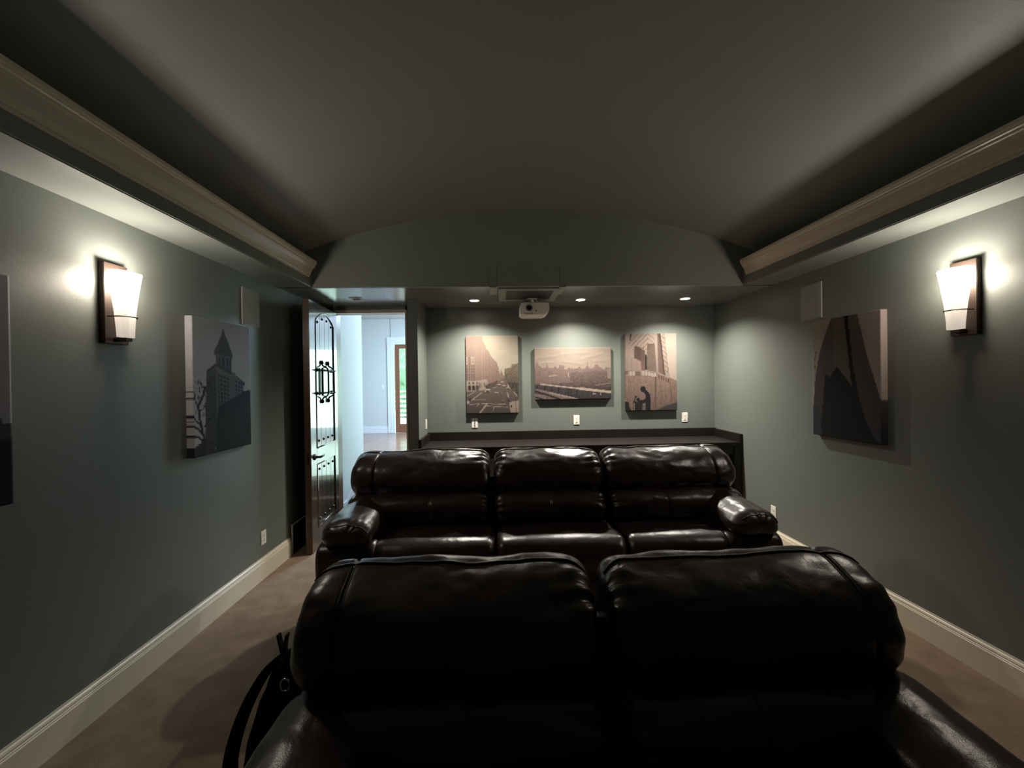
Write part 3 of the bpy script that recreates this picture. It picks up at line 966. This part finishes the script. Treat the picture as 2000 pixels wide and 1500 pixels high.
p.poly([(.57, 0), (.62, 0), (.65, .56), (.60, .52)], (214, 190, 174), (190, 164, 148)); p.poly([(.62, 0), (.67, 0), (.76, .57), (.65, .53)], (136, 108, 96), (150, 120, 106)); p.poly([(.66, 0), (.69, 0), (.78, .57), (.745, .55)], (88, 66, 58), (116, 90, 80))
for k in range(9):
    y = .02 + k * .065
    p.line((.68 + k * .012, y), (.77 + k * .012, y + .05), .004, (104, 80, 70), .8)
p.line((.76, 0), (.85, .57), .004, (170, 140, 124))
m_ = p.poly([(0, .48), (.10, .485), (.35, .485), (.62, .51), (.85, .57), (1, .61), (1, 1), (0, 1)], (186, 154, 136), (156, 128, 112)); p.grain(m_, 7, 2, 12); p.grain(m_, 5, 3, 3)
for k in range(11):
    p.line((.05 + k * .09, .54), (.05 + k * .09, .95), .004, (150, 120, 106), .5)
p.line((.585, .55), (.57, 1), .008, (96, 72, 62), .8); p.line((.87, .62), (.90, .90), .006, (120, 92, 82), .7)
p.poly([(0, .48), (.08, .485), (.62, .51), (.61, .565), (.0, .53)], (150, 120, 106)); p.poly([(.05, .49), (.18, .49), (.18, .54), (.05, .54)], (226, 206, 188)); p.poly([(.30, .48), (.60, .52), (.60, .565), (.30, .54)], (226, 206, 188))
for k in range(9):
    p.line((.07 + k * .06, .485), (.07 + k * .06, .56), .004, (150, 124, 110), .8)
for k in range(5):
    p.poly([(.645 + k * .045, .535 + k * .014), (.665 + k * .045, .54 + k * .014), (.665 + k * .045, .59 + k * .014), (.645 + k * .045, .585 + k * .014)], (110, 84, 76))
p.line((.62, .51), (.86, .575), .006, (220, 196, 178)); p.line((.84, .565), (1, .615), .006, (210, 186, 168))
D_ = (40, 38, 38)
p.ell(.335, .72, .055, .038, D_); p.poly([(.30, .73), (.34, .77), (.38, .75)], D_)
p.poly([(.34, .75), (.40, .735), (.45, .77), (.475, .80), (.485, .88), (.48, 1), (.375, 1), (.385, .92), (.39, .85), (.38, .79)], D_)
p.poly([(.40, .83), (.34, .865), (.26, .865), (.20, .85), (.21, .88), (.28, .91), (.34, .91), (.42, .88)], D_); p.ell(.24, .85, .03, .018, D_); p.poly([(.17, .88), (.32, .90), (.31, 1), (.17, 1)], (48, 44, 42)); p.poly([(.32, .93), (.38, .93), (.37, 1), (.31, 1)], (130, 122, 118))
p.path([(.18, .82), (.17, .86), (.14, .90), (.15, 1)], .012, (70, 62, 58)); p.ell(.19, .82, .018, .014, D_); p.poly([(.13, .88), (.17, .875), (.15, .94), (.13, .94)], (50, 46, 44)); p.poly([(0, .88), (.05, .89), (.06, .95), (.10, 1), (0, 1)], (44, 40, 38)); p.line((.16, .90), (.16, 1), .008, (190, 172, 160))
p.poly([(.6, 1), (.75, .95), (.85, .93), (1, .90), (1, 1)], (80, 76, 74), al=.85)
canvas('portrait canvas photograph of a crouched man by a plank fence and towers', p, .612, .910, (1.799, YN, 1.695), 0)

# --- clock tower canvas (left wall). u=0 is the edge nearest the camera
p = Print(110, 180, (150, 146, 148), (168, 164, 158))
p.grain(p.V < 2, 1.5, 8, 8)
T1, T2 = (62, 60, 62), (46, 44, 46)
p.poly([(.485, .055), (.50, .055), (.51, .085), (.65, .235), (.66, .26), (.64, .28), (.36, .27), (.33, .25), (.33, .235), (.47, .095)], (74, 72, 74), (66, 64, 66))
p.poly([(.36, .25), (.64, .27), (.63, .40), (.36, .36)], (92, 89, 90), (80, 78, 80))
for k in range(4):
    x = .41 + .065 * k
    p.poly([(x, .275), (x + .026, .277), (x + .026, .385), (x, .38)], (48, 46, 50))
p.poly([(.20, .395), (.21, .38), (.36, .325), (.62, .385), (.70, .41), (.88, .47), (.885, .50), (.20, .42)], (60, 58, 60))
p.poly([(.20, .41), (.36, .345), (.62, .41), (.65, .38), (.70, .40), (.72, .42), (.86, .49), (.86, .95), (.16, .95)], (96, 93, 94), (66, 64, 66))
p.poly([(.20, .41), (.36, .355), (.36, .95), (.16, .95)], (76, 74, 76), (50, 49, 52))
for r in range(17):
    for q in range(9):
        x = .385 + q * .053; y = .405 + r * .032 + q * .008
        if .58 < x < .66: continue
        p.poly([(x, y), (x + .030, y + .004), (x + .030, y + .024), (x, y + .020)], (38, 36, 40))
    for q in range(4):
        x = .215 + q * .035; y = .44 + r * .033 - q * .008
        p.poly([(x, y), (x + .017, y - .003), (x + .017, y + .015), (x, y + .018)], (44, 42, 46))
p.poly([(.38, .66), (.85, .55), (.93, .535), (1, .535), (1, 1), (.33, 1)], (34, 33, 35), (26, 25, 27)); m_ = p.poly([(.40, .73), (.9, .62), (1, .63), (1, 1), (.38, 1)], (40, 38, 38), (26, 25, 27)); p.grain(m_, 2.5, 3, 3); p.line((.38, .72), (.98, .61), .006, (22, 21, 22))
m_ = p.poly([(0, .93), (.2, .88), (.33, .92), (.33, 1), (0, 1)], (40, 38, 38))
B_ = (26, 24, 24)
p.path([(.14, 1.0), (.15, .88), (.10, .76), (.07, .64), (.16, .55), (.18, .50)], .016, B_)
for pts, wd in (([(.15, .86), (.06, .80), (-.02, .77)], .012), ([(.14, .90), (.07, .86), (0, .85)], .012), ([(.15, .80), (.24, .74), (.33, .71)], .009), ([(.08, .66), (.03, .60), (.01, .53)], .007), ([(.08, .68), (.15, .66), (.2, .62)], .007), ([(.12, .78), (.03, .74), (-.01, .70)], .008),
                ([(.16, .55), (.12, .49), (.10, .45)], .005), ([(.14, .57), (.22, .52), (.24, .48)], .005), ([(.07, .60), (.10, .52), (.07, .46)], .004), ([(.18, .54), (.13, .48)], .004), ([(.03, .95), (.14, .96)], .012), ([(.02, .60), (-.02, .56)], .005)):
    p.path(pts, wd, B_)
for k in range(46):
    x, y = .01 + .22 * p.rng.rand(), .47 + .4 * p.rng.rand(); a_ = p.rng.rand() * 6.3
    p.line((x, y), (x + .05 * cos(a_), y + .025 * sin(a_)), .003, (60, 56, 56), .7)
canvas('canvas photograph of a tall clock tower building behind bare branches', p, .565, .905, (XL, 2.81, 1.597), pi / 2, .045)

# --- arch canvas (right wall). u=0 is the edge far from the camera
p = Print(110, 180, (150, 138, 124), (120, 108, 96))
p.poly([(.3, 0), (1, 0), (1, .75), (.6, .5)], (138, 124, 116), (140, 126, 116))
for pts in ([(.03, .45), (.05, .36), (.03, .30)], [(.04, .40), (.10, .36)], [(.02, .50), (.08, .46)], [(.05, .34), (.06, .26)], [(.01, .56), (.06, .52)]):
    p.path(pts, .004, (64, 56, 50), .9)
m_ = p.poly([(.31, 0), (.70, 0), (.80, .28), (.90, .48), (1, .68), (1, 1), (0, 1), (.02, .68), (.05, .48), (.12, .28), (.20, .15)], (84, 74, 66), (42, 41, 44))
p.grain(m_, 1.5, 12, 1)
p.poly([(.38, 0), (.55, 0), (.62, .62), (.36, .48), (.33, .2)], (96, 84, 74), (90, 80, 70), al=.7)
for k in range(34):
    y = .10 + k * .026; p.line((.60 + .004 * k, y), (.74 + .010 * k, y - .006), .002, (46, 42, 40), .45)
    p.line((.35, y), (.52, y - .004), .002, (60, 54, 48), .35)
K_ = (10, 10, 10)
p.poly([(.505, 0), (.565, 0), (.625, .35), (.70, .62), (.78, .80), (.90, .95), (1, 1), (.16, 1), (.14, .9), (.20, .56), (.62, .60)], K_)
p.poly([(.16, 1), (.17, .75), (.20, .50), (.225, .47), (.26, .485), (.29, .50), (.33, .46), (.395, .40), (.41, .41), (.55, .52), (.60, .56), (.70, .85), (.92, 1)], K_)
p.poly([(.0, .74), (.12, .74), (.14, 1), (.0, 1)], (40, 42, 46), al=.7)
canvas('dark canvas photograph of a curved stone arch with a black stripe', p, .565, .905, (XR, 2.79, 1.597), -pi / 2, .045)

# --- canvas cut by the left edge of the picture
p = Print(90, 160, (128, 122, 124), (140, 132, 132))
p.poly([(.0, .64), (.5, .66), (.86, .64), (.90, .645), (.93, .60), (.96, .645), (1, .65), (1, .74), (0, .74)], (60, 54, 54)); p.poly([(0, .72), (1, .715), (1, 1), (0, 1)], (14, 13, 14), (12, 11, 12))
canvas('canvas photograph of a pale sky over dark water cut off at the left edge', p, .600, .905, (XL, 1.31, 1.597), pi / 2, .045)


# ------------------------------------------------------------------ upholstery
def spline(pts, n):
    """closed Catmull-Rom through pts resampled to n points, returns list of (a, b)"""
    P = [Vector(q) for q in pts]
    N_ = len(P)
    out = []
    for i in range(N_):
        p0, p1, p2, p3 = P[i - 1], P[i], P[(i + 1) % N_], P[(i + 2) % N_]
        for k in range(12):
            t = k / 12
            out.append(.5 * ((2 * p1) + (p2 - p0) * t + (2 * p0 - 5 * p1 + 4 * p2 - p3) * t * t + (3 * p1 - p0 - 3 * p2 + p3) * t ** 3))
    L = [0]
    for i in range(len(out)):
        L.append(L[-1] + (out[(i + 1) % len(out)] - out[i]).length)
    res = []
    j = 0
    for k in range(n):
        d = L[-1] * k / n
        while L[j + 1] < d:
            j += 1
        f = (d - L[j]) / max(1e-9, L[j + 1] - L[j])
        res.append(out[j].lerp(out[(j + 1) % len(out)], f))
    return res


class Cushion:
    """side profile (a, b) swept between l0 and l1 with rounded, ruched ends"""

    def __init__(s, prof, l0, l1, R=.06, n=84, nl=66, seams=(), ruche=(0, 0), seed=0, wr=.004, crown=0.0, axis='x', taper=None, org=(0, 0)):
        s.P = spline(prof, n)
        s.c = sum(s.P, Vector((0, 0))) / n
        s.l0, s.l1, s.R, s.seams, s.ruche, s.seed, s.wr, s.crown, s.axis, s.taper, s.org = l0, l1, R, seams, ruche, seed, wr, crown, axis, taper, org
        s.n = n
        mid, hl = (l0 + l1) / 2, (l1 - l0) / 2
        st = []
        for k in range(10):
            st.append(l0 + R * (1 - cos(pi / 2 * k / 10)))
        m_ = nl - 20
        for k in range(m_ + 1):
            st.append(l0 + R + (l1 - l0 - 2 * R) * k / m_)
        for k in range(1, 11):
            st.append(l1 - R + R * sin(pi / 2 * k / 10))
        for q, wd, dp in seams:
            for o in (-1.6, -1, -.5, 0, .5, 1, 1.6):
                st.append(q + o * wd)
        st = sorted(x for x in st if l0 <= x <= l1)
        s.st = [x for i, x in enumerate(st) if i == 0 or x - st[i - 1] > 5e-4]

    def pt(s, k, x, off=0.0):
        """point on the surface for profile index k at station x"""
        d0, d1 = x - s.l0, s.l1 - x
        e = min(d0, d1)
        t = max(0, 1 - e / s.R)
        inset = s.R * (1 - sqrt(max(0, 1 - min(1, t) ** 2))) * .9
        for q, wd, dp in s.seams:
            inset += dp * math.exp(-((x - q) / wd) ** 2)
        mid, hl = (s.l0 + s.l1) / 2, (s.l1 - s.l0) / 2
        inset -= s.crown * (1 - ((x - mid) / hl) ** 2)
        v = s.P[k % s.n] - s.c
        L = v.length
        ph = 2 * pi * k / s.n
        for side, dd_, amp in ((0, d0, s.ruche[0]), (1, d1, s.ruche[1])):
            if amp:
                ir = .5 + .9 * noise.noise(Vector((ph * 1.3, s.seed + side * 7.7, 0)))
                wgt = math.exp(-(dd_ / (.055 + .05 * ir)) ** 1.4) * min(1, dd_ / .012)
                inset += 1.3 * amp * ir * wgt * sin(ph * 11 + 2.2 * sin(ph * 3 + s.seed + side) + dd_ * 20)
        q3 = Vector((x * 5.0, v.x * 9, v.y * 9)) + Vector((s.seed * 3.1, 0, 0))
        inset += s.wr * (noise.noise(q3) + .35 * noise.noise(q3 * 2.7))
        f = max(.15, (L - inset + off) / L)
        p_ = s.c + v * f
        sh = Vector((0, 0)) if s.taper is None else Vector(s.taper((x - s.l0) / (s.l1 - s.l0)))
        a, b = p_.x + sh.x, p_.y + sh.y
        if s.axis == 'x':
            return (x, a + s.org[0], b + s.org[1])
        return (a + s.org[0], x, b + s.org[1])

    def build(s, name, parent, material=None, label=None):
        mb = MB()
        vs, fs = [], []
        for x in s.st:
            vs += [s.pt(k, x) for k in range(s.n)]
        n, K = s.n, len(s.st)
        for i in range(K - 1):
            fs += [(i * n + k, i * n + (k + 1) % n, (i + 1) * n + (k + 1) % n, (i + 1) * n + k) for k in range(n)]
        for i, rev in ((0, True), (K - 1, False)):
            c = Vector((0, 0, 0))
            for k in range(n):
                c += Vector(vs[i * n + k])
            vs.append(tuple(c / n))
            ci = len(vs) - 1
            fs += [(ci, i * n + (k + 1) % n, i * n + k) if rev else (ci, i * n + k, i * n + (k + 1) % n) for k in range(n)]
        mb.add(vs, fs)
        return mb.build(name, material or M_LEA, parent, smooth=True, label=label)

    def long_line(s, k, x0, x1, off=.001, n=48):
        return [s.pt(k, x0 + (x1 - x0) * i / n, off) for i in range(n + 1)]

    def ring_line(s, x, k0, k1, off=.001):
        return [s.pt(k, x, off) for k in range(k0, k1 + 1)]

    def nearest(s, a, b):
        return min(range(s.n), key=lambda k: (s.P[k] - Vector((a, b))).length)


def sofa(name, label, edges, wings, Yc, zt, arms, kb, origin, seat_edges):
    """edges: list of (x0, x1) per seat back, wings: seam x or None per seat, arms: (x0, x1) pairs"""
    t = thing(name, label, 'sofa', origin)
    ox, oy, _ = origin
    X0, X1 = min(a[0] for a in arms), max(a[1] for a in arms)
    org = (Yc - oy, zt)
    h = kb

    def sc(pr):
        return [(a, b * h) for a, b in pr]
    upper = [(.000, .000), (.030, .004), (.062, -.014), (.090, -.06), (.095, -.16), (.055, -.28), (-.02, -.340), (-.120, -.342), (-.178, -.315), (-.212, -.255), (-.212, -.18), (-.180, -.10), (-.125, -.043), (-.062, -.012), (-.026, -.002)]
    lumbar = [(-.095, -.315), (-.180, -.318), (-.248, -.326), (-.302, -.372), (-.312, -.45), (-.272, -.53), (-.17, -.57), (-.04, -.56), (.0, -.46), (-.02, -.36)]
    seatp = [(-.10, -.500), (-.22, -.478), (-.40, -.458), (-.50, -.447), (-.575, -.455), (-.622, -.500), (-.632, -.60), (-.605, -.69), (-.50, -.715), (-.2, -.715), (-.08, -.65)]
    frontp = [(-.585, -.70), (-.600, -.74), (-.600, -.90), (-.580, -.945), (-.50, -.95), (-.48, -.82), (-.50, -.70)]
    for i, ((x0, x1), wx) in enumerate(zip(edges, wings)):
        inner = (.011 if not (wx and wx < (x0 + x1) / 2) else .003, .011 if not (wx and wx > (x0 + x1) / 2) else .003)
        sm = [(wx - ox, .007, .010)] if wx else []
        cu = Cushion(sc(upper), x0 - ox, x1 - ox, R=.085, seams=sm, ruche=inner, seed=i + zt, crown=.008, org=org, wr=.013)
        back = cu.build('seat_back', t)
        kp = cu.nearest(-.012, -.003 * h)
        MB().tube(cu.long_line(kp, x0 - ox + .012, x1 - ox - .012, .003), .0045, 6).build('piping', M_PIPE, back, smooth=True)
        if wx:
            k0, k1 = cu.nearest(-.212, -.24 * h), cu.nearest(-.012, -.003)
            k0, k1 = min(k0, k1), max(k0, k1)
            if k1 - k0 > cu.n / 2:
                k0, k1 = k1, k0 + cu.n
            for o in (-.007, .007):
                MB().tube(cu.ring_line(wx - ox + o, k0, k1, .0025), .0022, 6).build('seam_stitch', M_PIPE, back, smooth=True)
        cm = (x0 + x1) / 2 if wx is None else ((wx + x1) / 2 if wx < (x0 + x1) / 2 else (x0 + wx) / 2)
        sm2 = [(cm - ox, .006, .006)] + ([(wx - ox, .006, .007)] if wx else [])
        lu = Cushion(sc(lumbar), x0 - ox + .012, x1 - ox - .012, R=.06, seams=sm2, ruche=inner, seed=i + 5 + zt, crown=.010, org=org, wr=.011)
        lu.build('lumbar_cushion', t)
    for i, (x0, x1) in enumerate(seat_edges):
        se = Cushion([(a, b * 1.0) for a, b in seatp], x0 - ox, x1 - ox, R=.05, seed=i + 11, crown=.016, org=(org[0], zt), wr=.003, ruche=(.003, .003))
        so = se.build('seat_cushion', t)
        kp = se.nearest(-.44, -.452)
        MB().tube(se.long_line(kp, x0 - ox + .03, x1 - ox - .03, .0015), .0030, 6).build('piping', M_PIPE, so, smooth=True)
        Cushion(frontp, x0 - ox + .01, x1 - ox - .01, R=.03, seed=i + 21, nl=40, org=(org[0], zt)).build('footrest_panel', t)
    # arms: plump pad over a narrower body
    for i, (x0, x1) in enumerate(arms):
        xm, hw = (x0 + x1) / 2 - ox, (x1 - x0) / 2
        pad = [(-hw, .005), (-hw * .86, .055), (-hw * .4, .086), (0, .094), (hw * .4, .086), (hw * .86, .055), (hw, .005), (hw * .86, -.045), (hw * .3, -.062), (-hw * .3, -.062), (-hw * .86, -.045)]
        ya, yb_ = Yc - oy - .66, Yc - oy - .10
        pd = Cushion(pad, ya, yb_, R=.085, seed=31 + i, axis='y', org=(xm, zt - (.385 if zt > 1 else .40)), ruche=(.005, .003), crown=.006, wr=.007, taper=lambda q: (0, .035 * q - .01))
        po = pd.build('armrest', t)
        kk = pd.nearest(0, -.062)
        mbp = MB()
        ring = [pd.pt(k, ya + .028, .002) for k in range(pd.n // 12, pd.n // 2 - 1)]
        mbp.tube(ring, .0035, 6)
        mbp.build('piping', M_PIPE, po, smooth=True)
        bodyp = [(-.50, -.44), (-.60, -.45), (-.640, -.50), (-.645, -.60), (-.62, -.68), (-.50, -.70), (-.1, -.70), (-.1, -.44)]
        Cushion(bodyp, x0 - ox - .03, x1 - ox + .02, R=.035, seed=41 + i, org=(org[0], zt), nl=40, wr=.004).build('arm_front', t)
        MB().box(x0 - ox + .005, x1 - ox - .005, Yc - oy - .57, Yc - oy + .08, .05, zt - .42).build('arm_body', M_LEA, t, bevel=.02)
    # frame under and behind the cushions
    MB().box(X0 - ox + .04, X1 - ox - .04, Yc - oy - .52, Yc - oy + .10, .05, zt - .69).build('base', M_LEA, t, bevel=.012)
    MB().prism([(Yc - oy - .06, .10), (Yc - oy + .05, .10), (Yc - oy + .06, zt - .22), (Yc - oy + .0, zt - .20), (Yc - oy - .06, zt - .34)], 0, X0 - ox + .06, X1 - ox - .06).build('inner_frame', M_LEA, t)
    for x0, x1 in edges:
        MB().prism([(Yc - oy + .02, .12), (Yc - oy + .10, .12), (Yc - oy + .165, zt - .10), (Yc - oy + .09, zt - .06), (Yc - oy - .05, zt - .5)], 0, x0 - ox + .03, x1 - ox - .03).build('back_panel', M_LEA, t, bevel=.01)
    for fx in (X0 - ox + .10, X1 - ox - .10):
        for fy in (Yc - oy - .48, Yc - oy + .04):
            MB().cyl((fx, fy, 0), (0, 0, 1), .025, .055, 12).build('foot', M_SLOT, t)
    return t


sofa('reclining_sofa', 'dark brown leather three-seat reclining sofa in front of the bar counter',
     [(-1.070, -.082), (-.052, .738), (.758, 1.712)], [-.895, None, 1.545], 2.95, 1.085,
     [(-1.075, -.775), (1.415, 1.705)], .83, (.32, 2.65, 0), [(-.80, -.045), (-.030, .765), (.780, 1.47)])
sofa('loveseat', 'black leather two-seat recliner nearest the camera, seen from the front',
     [(-.640, .300), (.335, 1.262)], [-.500, 1.125], 1.345, .975,
     [(-.665, -.375), (1.015, 1.305)], .93, (.32, 1.05, 0), [(-.40, .310), (.325, 1.04)])

# ------------------------------------------------------------------ black bag on the carpet beside the loveseat
bag = thing('shoulder_bag', 'black fabric bag with looped strap on the carpet left of the loveseat', 'bag', (-.80, 1.50, 0))
mb = MB()
secs = [(.0, .15, .095), (.03, .17, .11), (.15, .175, .115), (.30, .155, .10), (.42, .125, .082), (.52, .085, .06), (.575, .055, .042), (.60, .02, .015)]
vs, fs = [], []
n = 32
fine = []
for i in range(len(secs) - 1):
    for k in range(5):
        f = k / 5
        fine.append(tuple(secs[i][j] * (1 - f) + secs[i + 1][j] * f for j in range(3)))
fine.append(secs[-1])
for z, rx, ry in fine:
    for k in range(n):
        a = 2 * pi * k / n
        cx_, sy_ = cos(a), sin(a)
        e = .75
        x = rx * (abs(cx_) ** e) * (1 if cx_ > 0 else -1)
        y = ry * (abs(sy_) ** e) * (1 if sy_ > 0 else -1)
        q = 1 + .10 * noise.noise(Vector((x * 14, y * 14, z * 10)))
        vs.append((x * q + .04 * z - .01, y * q, z))
for i in range(len(fine) - 1):
    fs += [(i * n + k, i * n + (k + 1) % n, (i + 1) * n + (k + 1) % n, (i + 1) * n + k) for k in range(n)]
fs += [tuple(range(n))[::-1], tuple(range((len(fine) - 1) * n, len(fine) * n))]
mb.add(vs, fs).build('body', M_BAG, bag, smooth=True)


def ribbon(path, wdir, wd, th):
    """flat strap along path, wdir = width direction"""
    wv = Vector(wdir).normalized()
    P_ = [Vector(q) for q in path]
    out = []
    for i in range(len(P_) - 1):
        for k in range(8):
            p0, p1, p2, p3 = P_[max(0, i - 1)], P_[i], P_[i + 1], P_[min(len(P_) - 1, i + 2)]
            tt = k / 8
            out.append(.5 * ((2 * p1) + (p2 - p0) * tt + (2 * p0 - 5 * p1 + 4 * p2 - p3) * tt * tt + (3 * p1 - p0 - 3 * p2 + p3) * tt ** 3))
    out.append(P_[-1])
    vs, fs = [], []
    for i, q in enumerate(out):
        t_ = (out[min(i + 1, len(out) - 1)] - out[max(0, i - 1)]).normalized()
        nn = t_.cross(wv).normalized()
        for a, b in ((-1, -1), (1, -1), (1, 1), (-1, 1)):
            vs.append(q + wv * wd * a / 2 + nn * th * b / 2)
    for i in range(len(out) - 1):
        fs += [(i * 4 + k, i * 4 + (k + 1) % 4, (i + 1) * 4 + (k + 1) % 4, (i + 1) * 4 + k) for k in range(4)]
    fs += [(3, 2, 1, 0), tuple(range(len(out) * 4 - 4, len(out) * 4))]
    return MB().add(vs, fs)


ribbon([(-.03, -.01, .585), (-.075, -.03, .545), (-.125, -.05, .46), (-.165, -.06, .36), (-.192, -.065, .25), (-.196, -.06, .17), (-.175, -.04, .10), (-.13, -.02, .07)], (.35, .94, 0), .050, .016).build('strap', M_BAG, bag, smooth=False)
ribbon([(-.035, .0, .575), (-.045, .0, .62), (-.052, .0, .655)], (0, 1, 0), .02, .008).build('carry_loop', M_BAG, bag)
ribbon([(-.028, .0, .575), (-.026, .0, .62), (-.018, .0, .655)], (0, 1, 0), .02, .008).build('carry_loop', M_BAG, bag)
ring = [(.012 + .016 * cos(2 * pi * k / 16), -.078, .52 + .022 * sin(2 * pi * k / 16)) for k in range(17)]
MB().tube(ring, .0032, 6).build('strap_ring', M_STEEL, bag, smooth=True)
